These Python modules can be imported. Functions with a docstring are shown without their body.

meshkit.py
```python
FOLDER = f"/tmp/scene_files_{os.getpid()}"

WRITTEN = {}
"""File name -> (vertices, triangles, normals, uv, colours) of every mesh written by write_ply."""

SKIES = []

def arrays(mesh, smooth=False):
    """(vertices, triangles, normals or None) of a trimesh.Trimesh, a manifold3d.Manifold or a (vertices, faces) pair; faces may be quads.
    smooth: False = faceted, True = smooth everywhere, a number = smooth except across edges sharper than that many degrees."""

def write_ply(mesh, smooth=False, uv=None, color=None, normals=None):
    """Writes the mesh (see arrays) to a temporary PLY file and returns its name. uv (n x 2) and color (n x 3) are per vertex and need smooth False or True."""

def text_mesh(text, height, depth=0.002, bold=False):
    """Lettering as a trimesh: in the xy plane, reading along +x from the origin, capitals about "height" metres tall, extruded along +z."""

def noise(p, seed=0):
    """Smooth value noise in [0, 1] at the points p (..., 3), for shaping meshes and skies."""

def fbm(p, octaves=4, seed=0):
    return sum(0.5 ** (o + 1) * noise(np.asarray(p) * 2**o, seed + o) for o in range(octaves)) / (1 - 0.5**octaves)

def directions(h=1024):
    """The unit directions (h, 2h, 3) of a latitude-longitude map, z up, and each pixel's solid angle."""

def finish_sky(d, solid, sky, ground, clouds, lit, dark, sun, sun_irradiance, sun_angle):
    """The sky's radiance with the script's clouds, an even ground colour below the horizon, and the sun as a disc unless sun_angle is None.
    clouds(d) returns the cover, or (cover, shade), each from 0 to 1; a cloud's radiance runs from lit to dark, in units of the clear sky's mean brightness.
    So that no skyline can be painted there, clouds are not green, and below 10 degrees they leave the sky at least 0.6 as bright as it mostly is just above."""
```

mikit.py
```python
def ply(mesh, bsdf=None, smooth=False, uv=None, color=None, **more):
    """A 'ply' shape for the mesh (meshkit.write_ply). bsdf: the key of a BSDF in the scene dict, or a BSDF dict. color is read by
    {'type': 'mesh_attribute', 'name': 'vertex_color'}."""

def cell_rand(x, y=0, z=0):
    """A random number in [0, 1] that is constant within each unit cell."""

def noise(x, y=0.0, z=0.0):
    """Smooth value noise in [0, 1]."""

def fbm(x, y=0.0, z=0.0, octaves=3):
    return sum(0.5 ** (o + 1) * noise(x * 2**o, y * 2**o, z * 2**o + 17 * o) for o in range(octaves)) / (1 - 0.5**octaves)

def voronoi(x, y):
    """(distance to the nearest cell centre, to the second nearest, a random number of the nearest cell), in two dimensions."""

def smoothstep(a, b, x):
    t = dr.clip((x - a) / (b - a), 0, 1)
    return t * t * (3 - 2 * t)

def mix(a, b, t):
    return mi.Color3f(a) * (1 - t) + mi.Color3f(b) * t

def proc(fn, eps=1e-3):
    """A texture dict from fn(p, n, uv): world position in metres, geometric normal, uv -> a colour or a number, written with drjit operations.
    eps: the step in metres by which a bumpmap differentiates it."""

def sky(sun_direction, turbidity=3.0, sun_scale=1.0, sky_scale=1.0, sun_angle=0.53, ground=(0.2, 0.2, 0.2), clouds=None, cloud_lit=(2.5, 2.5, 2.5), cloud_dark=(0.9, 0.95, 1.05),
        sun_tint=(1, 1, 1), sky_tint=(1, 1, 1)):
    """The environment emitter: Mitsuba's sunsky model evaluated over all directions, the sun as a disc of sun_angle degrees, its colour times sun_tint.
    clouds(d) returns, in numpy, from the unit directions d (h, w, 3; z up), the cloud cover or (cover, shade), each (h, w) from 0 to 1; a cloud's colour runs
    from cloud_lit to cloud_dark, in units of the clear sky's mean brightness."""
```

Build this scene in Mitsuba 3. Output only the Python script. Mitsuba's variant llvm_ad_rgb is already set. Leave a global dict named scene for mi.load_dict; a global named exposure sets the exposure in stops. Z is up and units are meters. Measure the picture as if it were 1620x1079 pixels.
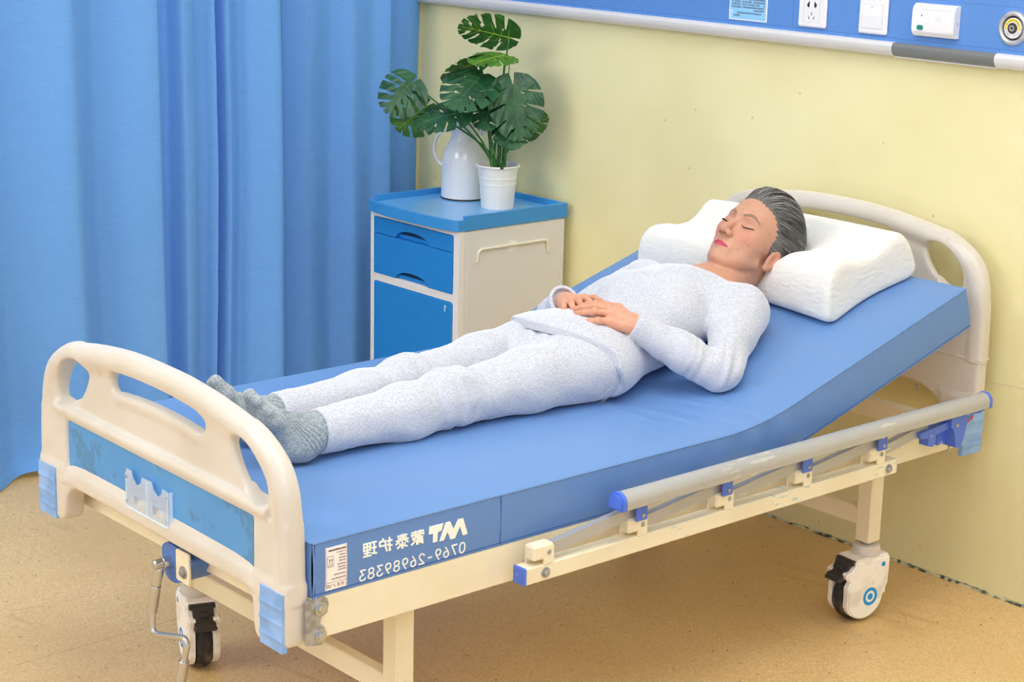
import math
import numpy as np, trimesh, manifold3d as m3
import mitsuba as mi, drjit as dr
import mikit, meshkit
from mikit import proc, noise, fbm, smoothstep, mix, cell_rand
from shapely.geometry import Polygon, LineString, Point, box as sbox
from shapely import union_all
from scipy.interpolate import PchipInterpolator, CubicSpline
T = mi.ScalarTransform4f
scene, labels = {}, {}


def lin(r, g, b):
    c = np.array([r, g, b], float) / 255
    return [float(x) for x in np.where(c <= .04045, c / 12.92, ((c + .055) / 1.055) ** 2.4)]


# ---------------------------------------------------------------- camera, lights, exposure
CAM = np.array([3.0525, -1.7858, 1.7914])
YAW, PITCH, ROLL, FPX = .85193, -.25187, .02351, 2961.5
_fw = np.array([-math.sin(YAW) * math.cos(PITCH), math.cos(YAW) * math.cos(PITCH), math.sin(PITCH)])
_rt = np.array([math.cos(YAW), math.sin(YAW), 0]); _up = np.cross(_rt, _fw)
_up2 = -_rt * math.sin(ROLL) + _up * math.cos(ROLL)
scene['camera'] = {'type': 'perspective', 'fov': math.degrees(2 * math.atan(810 / FPX)), 'fov_axis': 'x', 'near_clip': .05, 'far_clip': 60.,
                   'to_world': T().look_at(origin=CAM.tolist(), target=(CAM + _fw).tolist(), up=_up2.tolist())}
exposure = 0.08


def softbox(key, pos, target, w, h, rad):
    scene[key] = {'type': 'rectangle', 'to_world': T().look_at(origin=list(pos), target=list(target), up=[0, 0, 1]) @ T().scale([w / 2, h / 2, 1]),
                  'bsdf': {'type': 'diffuse', 'reflectance': {'type': 'rgb', 'value': [.6, .6, .6]}},
                  'emitter': {'type': 'area', 'radiance': {'type': 'rgb', 'value': list(rad)}}}
    labels[key] = {'label': 'large photographic softbox lighting the bed from ' + {'softbox_key': 'the left front', 'softbox_fill': 'the right front'}.get(key, 'above'), 'category': 'studio light', 'kind': 'structure'}


scene['ambient'] = {'type': 'constant', 'radiance': {'type': 'rgb', 'value': [.80, .81, .83]}}
softbox('softbox_key', (-.9, -2.9, 2.9), (.0, 1.3, .5), 1.8, 1.5, [6.6, 6.45, 6.2])
softbox('softbox_fill', (3.4, -1.6, 3.0), (-.6, 1.0, .6), 1.8, 1.4, [3.6, 3.55, 3.5])
softbox('softbox_overhead', (1.3, .1, 3.4), (1.0, .5, 0), 2.4, 2.0, [4.1, 4.1, 4.05])


# ---------------------------------------------------------------- materials
def tex(c): return {'type': 'rgb', 'value': c} if isinstance(c, (list, tuple)) else c


def mat(key, color, rough=.5, spec=.5, metal=0., bump=None, bscale=.001, eps=1e-3, **more):
    b = {'type': 'principled', 'base_color': tex(color), 'roughness': float(rough), 'metallic': float(metal), **more}
    if not metal: b['specular'] = float(spec)
    if bump is not None:
        b = {'type': 'bumpmap', 'arbitrary': proc(bump, eps), 'scale': float(bscale), 'bsdf': b}
    scene[key] = {'type': 'twosided', 'bsdf': b}
    return key


def add(key, mesh, bsdf, smooth=30, label=None, category=None, group=None, kind=None, **kw):
    while key in scene:
        root, _, n = key.rpartition('_')
        key = f'{root}_{int(n) + 1:03d}' if n.isdigit() and len(n) == 3 else key + '_001'
    scene[key] = mikit.ply(mesh, bsdf, smooth=smooth, **kw)
    lab(key, label, category, group, kind)
    return key


def lab(key, label=None, category=None, group=None, kind=None):
    d = {k: v for k, v in dict(label=label, category=category, group=group, kind=kind).items() if v}
    if d: labels[key] = d


def speckle(a, b, s, cut=.5, w=.25):
    return lambda p, n, uv: mix(a, b, smoothstep(cut - w, cut + w, noise(p.x * s, p.y * s, p.z * s)))


def floor_col(p, n, uv):
    fine = .6 * noise(p.x * 420, p.y * 420) + .4 * noise(p.x * 230 + 7, p.y * 230)
    c = mix(lin(202, 170, 118), lin(220, 188, 138), smoothstep(.25, .75, fine))
    c = mix(c, mi.Color3f(lin(192, 157, 101)), .45 * smoothstep(.40, .70, fbm(p.x * 1.7, p.y * 1.7, 3., 3)))
    for cx, cy, r in ((.33, 1.66, .19), (.62, 1.25, .15), (-.8, .1, .12)):      # old ring stains left by buckets
        d = dr.sqrt(dr.square(p.x - cx) + dr.square(p.y - cy)) + .012 * noise(p.x * 9, p.y * 9)
        c = mix(c, mi.Color3f(lin(192, 142, 74)), .5 * (1 - smoothstep(.0, .005, dr.abs(d - r))) * smoothstep(.3, .6, noise(p.x * 14 + 3, p.y * 14)))
    gx, gy = dr.floor(p.x * 14), dr.floor(p.y * 14)                              # crumbs and dark flecks
    fx, fy = p.x * 14 - gx - .2 - .6 * cell_rand(gx, gy, 3), p.y * 14 - gy - .2 - .6 * cell_rand(gx, gy, 4)
    k = cell_rand(gx, gy, 5) * 6.28
    d = dr.square((fx * dr.cos(k) + fy * dr.sin(k)) * .6) + dr.square((fy * dr.cos(k) - fx * dr.sin(k)) * 2.2)
    c = mix(c, mi.Color3f(lin(86, 64, 42)), .85 * (1 - smoothstep(.0006, .0022, d)) * smoothstep(.72, .76, cell_rand(gx, gy, 6)))
    sm = noise(p.x * 5 + 40 + 2 * p.y, p.y * 34 - 6 * p.x, 1.) * noise(p.x * 2.3, p.y * 2.3 + 11)
    c = mix(c, mi.Color3f(lin(172, 140, 98)), .35 * smoothstep(.50, .72, sm))
    seam = dr.minimum(dr.abs(p.x + p.y * .02 + .62), dr.abs(p.y + .42))
    return mix(c, mi.Color3f(lin(160, 128, 84)), .6 * (1 - smoothstep(.0006, .0018, seam)))


mat('m_floor', proc(floor_col), .42, .35)


def wall_col(p, n, uv):
    c = mix(lin(224, 216, 166), lin(230, 223, 176), smoothstep(.3, .7, fbm(p.x * 3, p.y * 3, p.z * 3, 3)))
    gx, gz = dr.floor(p.x * 6), dr.floor(p.z * 6)
    d = dr.square(p.x * 6 - gx - .2 - .6 * cell_rand(gx, gz, 3)) + dr.square(p.z * 6 - gz - .2 - .6 * cell_rand(gx, gz, 4))
    c = mix(c, mi.Color3f(lin(190, 176, 116)), .7 * (1 - smoothstep(.0002, .0008, d)) * smoothstep(.80, .84, cell_rand(gx, gz, 6)))
    sc = dr.abs(p.z - .535 - .05 * p.x + .01 * noise(p.x * 6, 2.))
    return mix(c, mi.Color3f(lin(205, 198, 172)), .6 * (1 - smoothstep(.0, .004, sc)) * smoothstep(.42, .47, p.x) * (1 - smoothstep(.62, .72, p.x)))


mat('m_wall', proc(wall_col), .55, .3, bump=lambda p, n, uv: fbm(p.x * 22, p.z * 22, p.y * 22, 3), bscale=.0012)
mat('m_skirt_joint', proc(speckle(lin(70, 78, 70), lin(196, 188, 150), 85, .47, .16)), .9, .1)
mat('m_white_plastic', lin(226, 226, 230), .35, .5)
mat('m_blue_panel', proc(lambda p, n, uv: mix(lin(90, 138, 206), lin(86, 133, 201), noise(p.x * 300, p.z * 300))), .42, .4)
mat('m_panel_line', lin(70, 112, 182), .6, .3)
mat('m_rail_white', lin(208, 207, 207), .3, .5)
mat('m_black', lin(28, 27, 27), .5, .4)
mat('m_grey_line', lin(176, 176, 180), .6, .3)
mat('m_lightgrey', lin(214, 214, 218), .5, .4)
mat('m_cream', proc(lambda p, n, uv: mix(lin(230, 221, 196), lin(224, 214, 187), smoothstep(.3, .7, fbm(p.x * 9, p.y * 9, p.z * 9, 3)))), .38, .45)
mat('m_cream_worn', proc(lambda p, n, uv: mix(mix(lin(230, 221, 196), lin(224, 214, 187), smoothstep(.3, .7, fbm(p.x * 9, p.y * 9, p.z * 9, 3))),
    mi.Color3f(lin(160, 190, 196)), .7 * smoothstep(.58, .64, fbm(p.x * 60, p.y * 50, p.z * 140, 3)) * smoothstep(.66, .74, noise(p.y * 9, 7.)))), .38, .45)


def board_col(p, n, uv):
    c = mix(lin(209, 202, 193), lin(202, 194, 183), smoothstep(.3, .7, fbm(p.x * 7, p.y * 7, p.z * 7, 3)))
    sc = noise(p.x * 260, p.z * 22, p.y * 40) * noise(p.x * 14, p.z * 14, 6.)
    return mix(c, mi.Color3f(lin(176, 156, 128)), .45 * smoothstep(.70, .80, sc))


mat('m_board', proc(board_col), .3, .5)


def panel_col(p, n, uv):
    c = mix(lin(78, 143, 205), lin(86, 152, 212), fbm(p.x * 12, p.z * 12, 0., 2))
    g = fbm(p.x * 150 + 50 * p.z, p.z * 60 - 30 * p.x, 5., 4) * smoothstep(.25, .75, fbm(p.x * 11, p.z * 14, 2., 3))
    return mix(c, mi.Color3f(lin(74, 110, 136)), .42 * smoothstep(.26, .46, g))


mat('m_board_panel', proc(panel_col), .4, .4)
mat('m_bumper', proc(lambda p, n, uv: mix(lin(140, 178, 232), lin(120, 160, 215), smoothstep(.4, .75, fbm(p.x * 20, p.y * 20, p.z * 20, 3)))), .4, .4)
mat('m_rail_blue', proc(lambda p, n, uv: mix(lin(78, 112, 214), lin(150, 175, 225), .6 * smoothstep(.72, .78, fbm(p.x * 60, p.y * 60, p.z * 60, 3)))), .38, .45)
mat('m_crank_blue', lin(70, 112, 186), .4, .45)
mat('m_alu', proc(lambda p, n, uv: mix(mix(lin(172, 172, 174), lin(184, 184, 185), fbm(p.x * 30, p.y * 4, p.z * 30, 2)), mi.Color3f(lin(205, 205, 198)), .7 * smoothstep(.62, .66, fbm(p.x * 160, p.y * 34, p.z * 160, 3)) * smoothstep(.6, .7, noise(p.y * 9, 3.)))), .42, metal=.35)
mat('m_chrome', lin(196, 198, 202), .20, metal=.9)
mat('m_zinc', proc(speckle(lin(150, 152, 154), lin(176, 178, 180), 90)), .42, metal=.6)
mat('m_caster_white', proc(lambda p, n, uv: mix(lin(238, 234, 228), lin(206, 198, 184), .6 * smoothstep(.45, .75, fbm(p.x * 30, p.y * 30, p.z * 30, 3)))), .35, .5)
mat('m_caster_grey', lin(206, 198, 192), .4, .4)
mat('m_rubber', proc(lambda p, n, uv: mix(lin(48, 45, 42), lin(92, 84, 74), smoothstep(.45, .75, fbm(p.x * 60, p.y * 60, p.z * 25, 3)))), .6, .3)
mat('m_pedal', lin(52, 49, 48), .45, .4)
mat('m_target_blue', lin(36, 146, 216), .4, .4)
mat('m_red', lin(206, 66, 44), .4, .4)
mat('m_clear_plastic', {'type': 'rgb', 'value': lin(200, 222, 244)}, .25, .5)
scene['m_acrylic'] = {'type': 'thindielectric', 'int_ior': 1.5, 'specular_transmittance': {'type': 'rgb', 'value': [.86, .93, .98]}}
scene['m_acrylic_frost'] = {'type': 'blendbsdf', 'weight': .30, 'a': {'type': 'thindielectric', 'int_ior': 1.5}, 'b': {'type': 'twosided', 'bsdf': {'type': 'diffuse', 'reflectance': {'type': 'rgb', 'value': lin(214, 230, 246)}}}}
scene['m_smoke_acrylic'] = {'type': 'blendbsdf', 'weight': .50, 'a': {'type': 'thindielectric', 'int_ior': 1.5, 'specular_transmittance': {'type': 'rgb', 'value': [.72, .74, .76]}}, 'b': {'type': 'twosided', 'bsdf': {'type': 'diffuse', 'reflectance': {'type': 'rgb', 'value': lin(150, 153, 152)}}}}
mat('m_mattress', proc(lambda p, n, uv: mix(lin(96, 134, 188), lin(100, 138, 192), noise(p.x * 420, p.y * 420, p.z * 420))), .36, .42)
mat('m_mattress_side', proc(lambda p, n, uv: mix(lin(92, 130, 190), lin(96, 134, 194), noise(p.x * 420, p.y * 420, p.z * 420))), .38, .4)
mat('m_mattress_seam', lin(52, 92, 160), .5, .3)
mat('m_print', lin(240, 238, 230), .6, .2)
mat('m_label', lin(240, 230, 230), .5, .3)
mat('m_ink', lin(60, 56, 60), .6, .2)
mat('m_pillow', proc(lambda p, n, uv: mix(lin(228, 227, 224), lin(222, 221, 218), noise(p.x * 240, p.y * 240, p.z * 240))), .8, .15,
    bump=lambda p, n, uv: noise(p.x * 190, p.y * 110, p.z * 150), bscale=.0016, eps=8e-4)


def heather(p, n, uv):
    a = noise(p.x * 620 + 150 * p.y, p.y * 300 - 160 * p.x, p.z * 620) * .55 + noise(p.x * 1100, p.y * 700, p.z * 1100) * .45
    c = mix(lin(179, 182, 193), lin(206, 208, 216), smoothstep(.25, .70, a))
    return mix(c, mi.Color3f(lin(160, 164, 180)), .40 * smoothstep(.66, .84, noise(p.x * 560 + 60 * p.y, p.y * 240, p.z * 480)))


mat('m_cloth', proc(heather), .85, .12)
mat('m_cloth_inside', lin(70, 66, 70), .9, .1)
mat('m_sock', proc(lambda p, n, uv: mix(lin(134, 144, 151), lin(176, 184, 189), smoothstep(.25, .75, noise(p.x * 700, p.y * 500, p.z * 500)))), .9, .1)
scene['m_skin'] = {'type': 'principled', 'base_color': {'type': 'mesh_attribute', 'name': 'vertex_color'}, 'roughness': .48, 'specular': .4}
scene['m_hair'] = {'type': 'principled', 'base_color': {'type': 'mesh_attribute', 'name': 'vertex_color'}, 'roughness': .5, 'specular': .35}
mat('m_brow', lin(146, 116, 98), .8, .1)
mat('m_lash', lin(38, 28, 26), .7, .2)
mat('m_cabinet', proc(lambda p, n, uv: mix(lin(217, 215, 211), lin(212, 209, 205), noise(p.x * 500, p.y * 500, p.z * 500))), .5, .35)
mat('m_cab_frame', lin(226, 222, 218), .45, .4)
mat('m_cab_blue', proc(lambda p, n, uv: mix(lin(34, 126, 200), lin(38, 132, 206), fbm(p.x * 20, p.y * 20, p.z * 20, 2))), .4, .4)
mat('m_cab_top', proc(lambda p, n, uv: mix(lin(52, 136, 204), lin(58, 142, 208), fbm(p.x * 20, p.y * 20, p.z * 20, 2))), .34, .45)
mat('m_cab_tray', lin(96, 158, 208), .22, .5)
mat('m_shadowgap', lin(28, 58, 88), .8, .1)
mat('m_towel_rail', lin(224, 219, 200), .3, .5)
mat('m_enamel', lin(222, 225, 228), .12, .5, clearcoat=.6, clearcoat_gloss=.9)
mat('m_enamel_chip', lin(60, 54, 50), .6, .3)
mat('m_pot', lin(226, 226, 223), .2, .5)


def curtain_col(p, n, uv):
    c = mix(lin(106, 160, 224), lin(112, 166, 229), noise(p.y * 900, p.z * 260))
    return mix(c, mi.Color3f(lin(100, 153, 218)), .5 * noise(p.y * 40, p.z * 420))


mat('m_curtain', proc(curtain_col), .75, .15, bump=lambda p, n, uv: noise(p.y * 60, p.z * 420) + .6 * noise(p.y * 500, p.z * 500), bscale=.00035, eps=8e-4)


def leafmat(k, a, b, rough=.36):
    scene[k] = {'type': 'twosided', 'bsdf': {'type': 'principled', 'base_color': proc(lambda p, n, uv: mix(a, b, smoothstep(.3, .7, fbm(p.x * 26, p.y * 26, p.z * 26, 3)))), 'roughness': rough, 'specular': .45}}
    return k


leafmat('m_leaf_dark', lin(28, 72, 46), lin(44, 92, 56))
leafmat('m_leaf_mid', lin(40, 88, 38), lin(58, 110, 46))
leafmat('m_leaf_light', lin(62, 110, 36), lin(86, 134, 48))
mat('m_vein_light', lin(150, 178, 56), .5, .3)
mat('m_vein_dark', lin(74, 120, 76), .5, .3)
mat('m_stem', proc(speckle(lin(44, 104, 48), lin(64, 126, 62), 60)), .45, .4)
mat('m_soil', proc(speckle(lin(60, 50, 34), lin(96, 84, 52), 300)), .9, .1)
mat('m_notice', lin(140, 196, 238), .5, .3)
mat('m_green_button', lin(22, 128, 116), .35, .5)
mat('m_yellow', lin(222, 200, 36), .45, .4)
mat('m_silver', lin(206, 206, 208), .28, metal=.7)


# ---------------------------------------------------------------- mesh helpers
def cbox(x0, x1, y0, y1, z0, z1, c=.002):
    """A box with chamfered edges."""
    c = min(c, .45 * min(x1 - x0, y1 - y0, z1 - z0))
    pts = []
    for ix, x in enumerate((x0, x1)):
        for iy, y in enumerate((y0, y1)):
            for iz, z in enumerate((z0, z1)):
                sx, sy, sz = (1 - 2 * ix) * c, (1 - 2 * iy) * c, (1 - 2 * iz) * c
                pts += [[x, y + sy, z + sz], [x + sx, y, z + sz], [x + sx, y + sy, z]]
    return trimesh.convex.convex_hull(np.array(pts))


def join(*ms): return trimesh.util.concatenate(list(ms))


def sweep(path, rad, n=12, cap=True, flat=None):
    """A tube along the path; rad a number, a list, or (N, 2) half sizes (side, up)."""
    P = np.asarray(path, float); N = len(P)
    R = np.broadcast_to(np.asarray(rad, float).reshape(-1, 1) if np.ndim(rad) < 2 else np.asarray(rad, float), (N, 2 if np.ndim(rad) == 2 else 1))
    R = np.repeat(R, 2, 1) if R.shape[1] == 1 else R
    t = np.gradient(P, axis=0); t /= np.linalg.norm(t, axis=1, keepdims=True) + 1e-12
    u = np.array(flat, float) if flat is not None else (np.array([0, 0, 1.]) if abs(t[0][2]) < .9 else np.array([1., 0, 0]))
    a = np.linspace(0, 2 * np.pi, n, endpoint=False)
    V = []
    for i in range(N):
        u = u - t[i] * (u @ t[i]); u /= np.linalg.norm(u) + 1e-12
        s = np.cross(t[i], u)
        V.append(P[i] + np.outer(np.cos(a) * R[i, 0], s) + np.outer(np.sin(a) * R[i, 1], u))
    V = np.concatenate(V)
    i, j = np.meshgrid(np.arange(N - 1), np.arange(n), indexing='ij'); k = (j + 1) % n
    q = np.stack([i * n + j, i * n + k, (i + 1) * n + k, (i + 1) * n + j], -1).reshape(-1, 4)
    F = np.vstack([q[:, [0, 2, 1]], q[:, [0, 3, 2]]])
    if cap:
        c0, c1 = len(V), len(V) + 1
        V = np.vstack([V, P[:1], P[-1:]]); jj = np.arange(n); kk = (jj + 1) % n
        F = np.vstack([F, np.stack([np.full(n, c0), jj, kk], 1), np.stack([np.full(n, c1), (N - 1) * n + kk, (N - 1) * n + jj], 1)])
    m = trimesh.Trimesh(V, F, process=False)
    if m.volume < 0: m.invert()
    return m


def spline(pts, n):
    pts = np.asarray(pts, float)
    t = np.r_[0, np.cumsum(np.linalg.norm(np.diff(pts, axis=0), axis=1))]
    return CubicSpline(t, pts)(np.linspace(0, t[-1], n))


def fillet(pts, r, n=6):
    """The polyline with its corners rounded."""
    pts = [np.asarray(p, float) for p in pts]; out = [pts[0]]
    for a, b, c in zip(pts, pts[1:], pts[2:]):
        d1, d2 = (a - b), (c - b); l1, l2 = np.linalg.norm(d1), np.linalg.norm(d2)
        q = min(r, .45 * l1, .45 * l2); p0, p2 = b + d1 / l1 * q, b + d2 / l2 * q
        for s in np.linspace(0, 1, n): out.append((1 - s) ** 2 * p0 + 2 * s * (1 - s) * b + s * s * p2)
    return np.array(out + [pts[-1]])


def lathe(profile, n=48):
    """Revolves (r, z) rows about z."""
    p = np.asarray(profile, float); N = len(p)
    a = np.linspace(0, 2 * np.pi, n, endpoint=False)
    V = np.stack([np.outer(p[:, 0], np.cos(a)), np.outer(p[:, 0], np.sin(a)), np.repeat(p[:, 1:2], n, 1)], -1).reshape(-1, 3)
    i, j = np.meshgrid(np.arange(N - 1), np.arange(n), indexing='ij'); k = (j + 1) % n
    q = np.stack([i * n + j, i * n + k, (i + 1) * n + k, (i + 1) * n + j], -1).reshape(-1, 4)
    m = trimesh.Trimesh(V, np.vstack([q[:, [0, 1, 2]], q[:, [0, 2, 3]]]), process=False)
    m.merge_vertices(); m.update_faces(m.nondegenerate_faces()); m.remove_unreferenced_vertices()
    return m


def prism(poly, h0, h1, axis='z', flip=False):
    """Extrudes a shapely polygon given in the two other axes (xz for y, yz for x, xy for z) from h0 to h1."""
    gs = [g for g in getattr(poly, 'geoms', [poly]) if g.area > 1e-9]
    m = join(*[trimesh.creation.extrude_polygon(g, h1 - h0, engine='earcut') for g in gs])
    v = np.array(m.vertices); v[:, 2] += h0
    o = {'z': [0, 1, 2], 'y': [0, 2, 1], 'x': [2, 0, 1]}[axis]
    m = trimesh.Trimesh(v[:, o], m.faces, process=False)
    if axis == 'y': m.invert()
    return m


def rrect(x0, x1, z0, z1, r):
    return sbox(x0 + r, z0 + r, x1 - r, z1 - r).buffer(r, quad_segs=6)


def cyl(a, b, r, n=20, c=0.):
    a, b = np.asarray(a, float), np.asarray(b, float); d = b - a; L = np.linalg.norm(d); d /= L
    pts = [(0, r - c), (c, r), (L - c, r), (L, r - c)] if c else [(0, r), (L, r)]
    return sweep([a + d * t for t, _ in pts], [q for _, q in pts], n)


def hexbolt(pos, d, r, h, washer=True):
    pos, d = np.asarray(pos, float), np.asarray(d, float)
    m = [sweep([pos, pos + d * h * .8, pos + d * h], [r, r, r * .86], 6)]
    if washer: m.append(cyl(pos - d * .0002, pos + d * h * .3, r * 1.5, 20))
    return join(*m)


def xf(m, f):
    return trimesh.Trimesh(f(np.array(m.vertices)), m.faces, process=False)


def rotz(m, ang, at=(0, 0, 0)):
    c, s = math.cos(ang), math.sin(ang); R = np.array([[c, -s, 0], [s, c, 0], [0, 0, 1]])
    return xf(m, lambda v: v @ R.T + np.array(at))


# ---------------------------------------------------------------- implicit surfaces
def smin(a, b, k):
    h = np.clip(.5 + .5 * (b - a) / k, 0, 1)
    return b + (a - b) * h - k * h * (1 - h)


def smax(a, b, k): return -smin(-a, -b, k)


def cap(p, a, b, ra, rb):
    a, b = np.asarray(a, np.float32), np.asarray(b, np.float32)
    pa, ba = p - a, b - a
    h = np.clip(pa @ ba / max(ba @ ba, 1e-12), 0, 1)
    w = pa - h[:, None] * ba
    return np.sqrt(np.einsum('ij,ij->i', w, w)) - (ra + (rb - ra) * h)


def sph(p, c, r):
    w = p - np.asarray(c, np.float32)
    return np.sqrt(np.einsum('ij,ij->i', w, w)) - r


def ell(p, c, r):
    q = p - np.asarray(c, np.float32); r = np.asarray(r, np.float32)
    a, b = q / r, q / r ** 2
    k0 = np.sqrt(np.einsum('ij,ij->i', a, a)); k1 = np.sqrt(np.einsum('ij,ij->i', b, b))
    return np.where(k1 > 1e-9, k0 * (k0 - 1) / np.maximum(k1, 1e-9), -r.min())


def grid_axis(*segs):
    """segs: (start, end, step) rows, joined."""
    return np.unique(np.concatenate([np.linspace(a, b, max(2, int(round((b - a) / s)) + 1)) for a, b, s in segs]).round(7))


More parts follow.
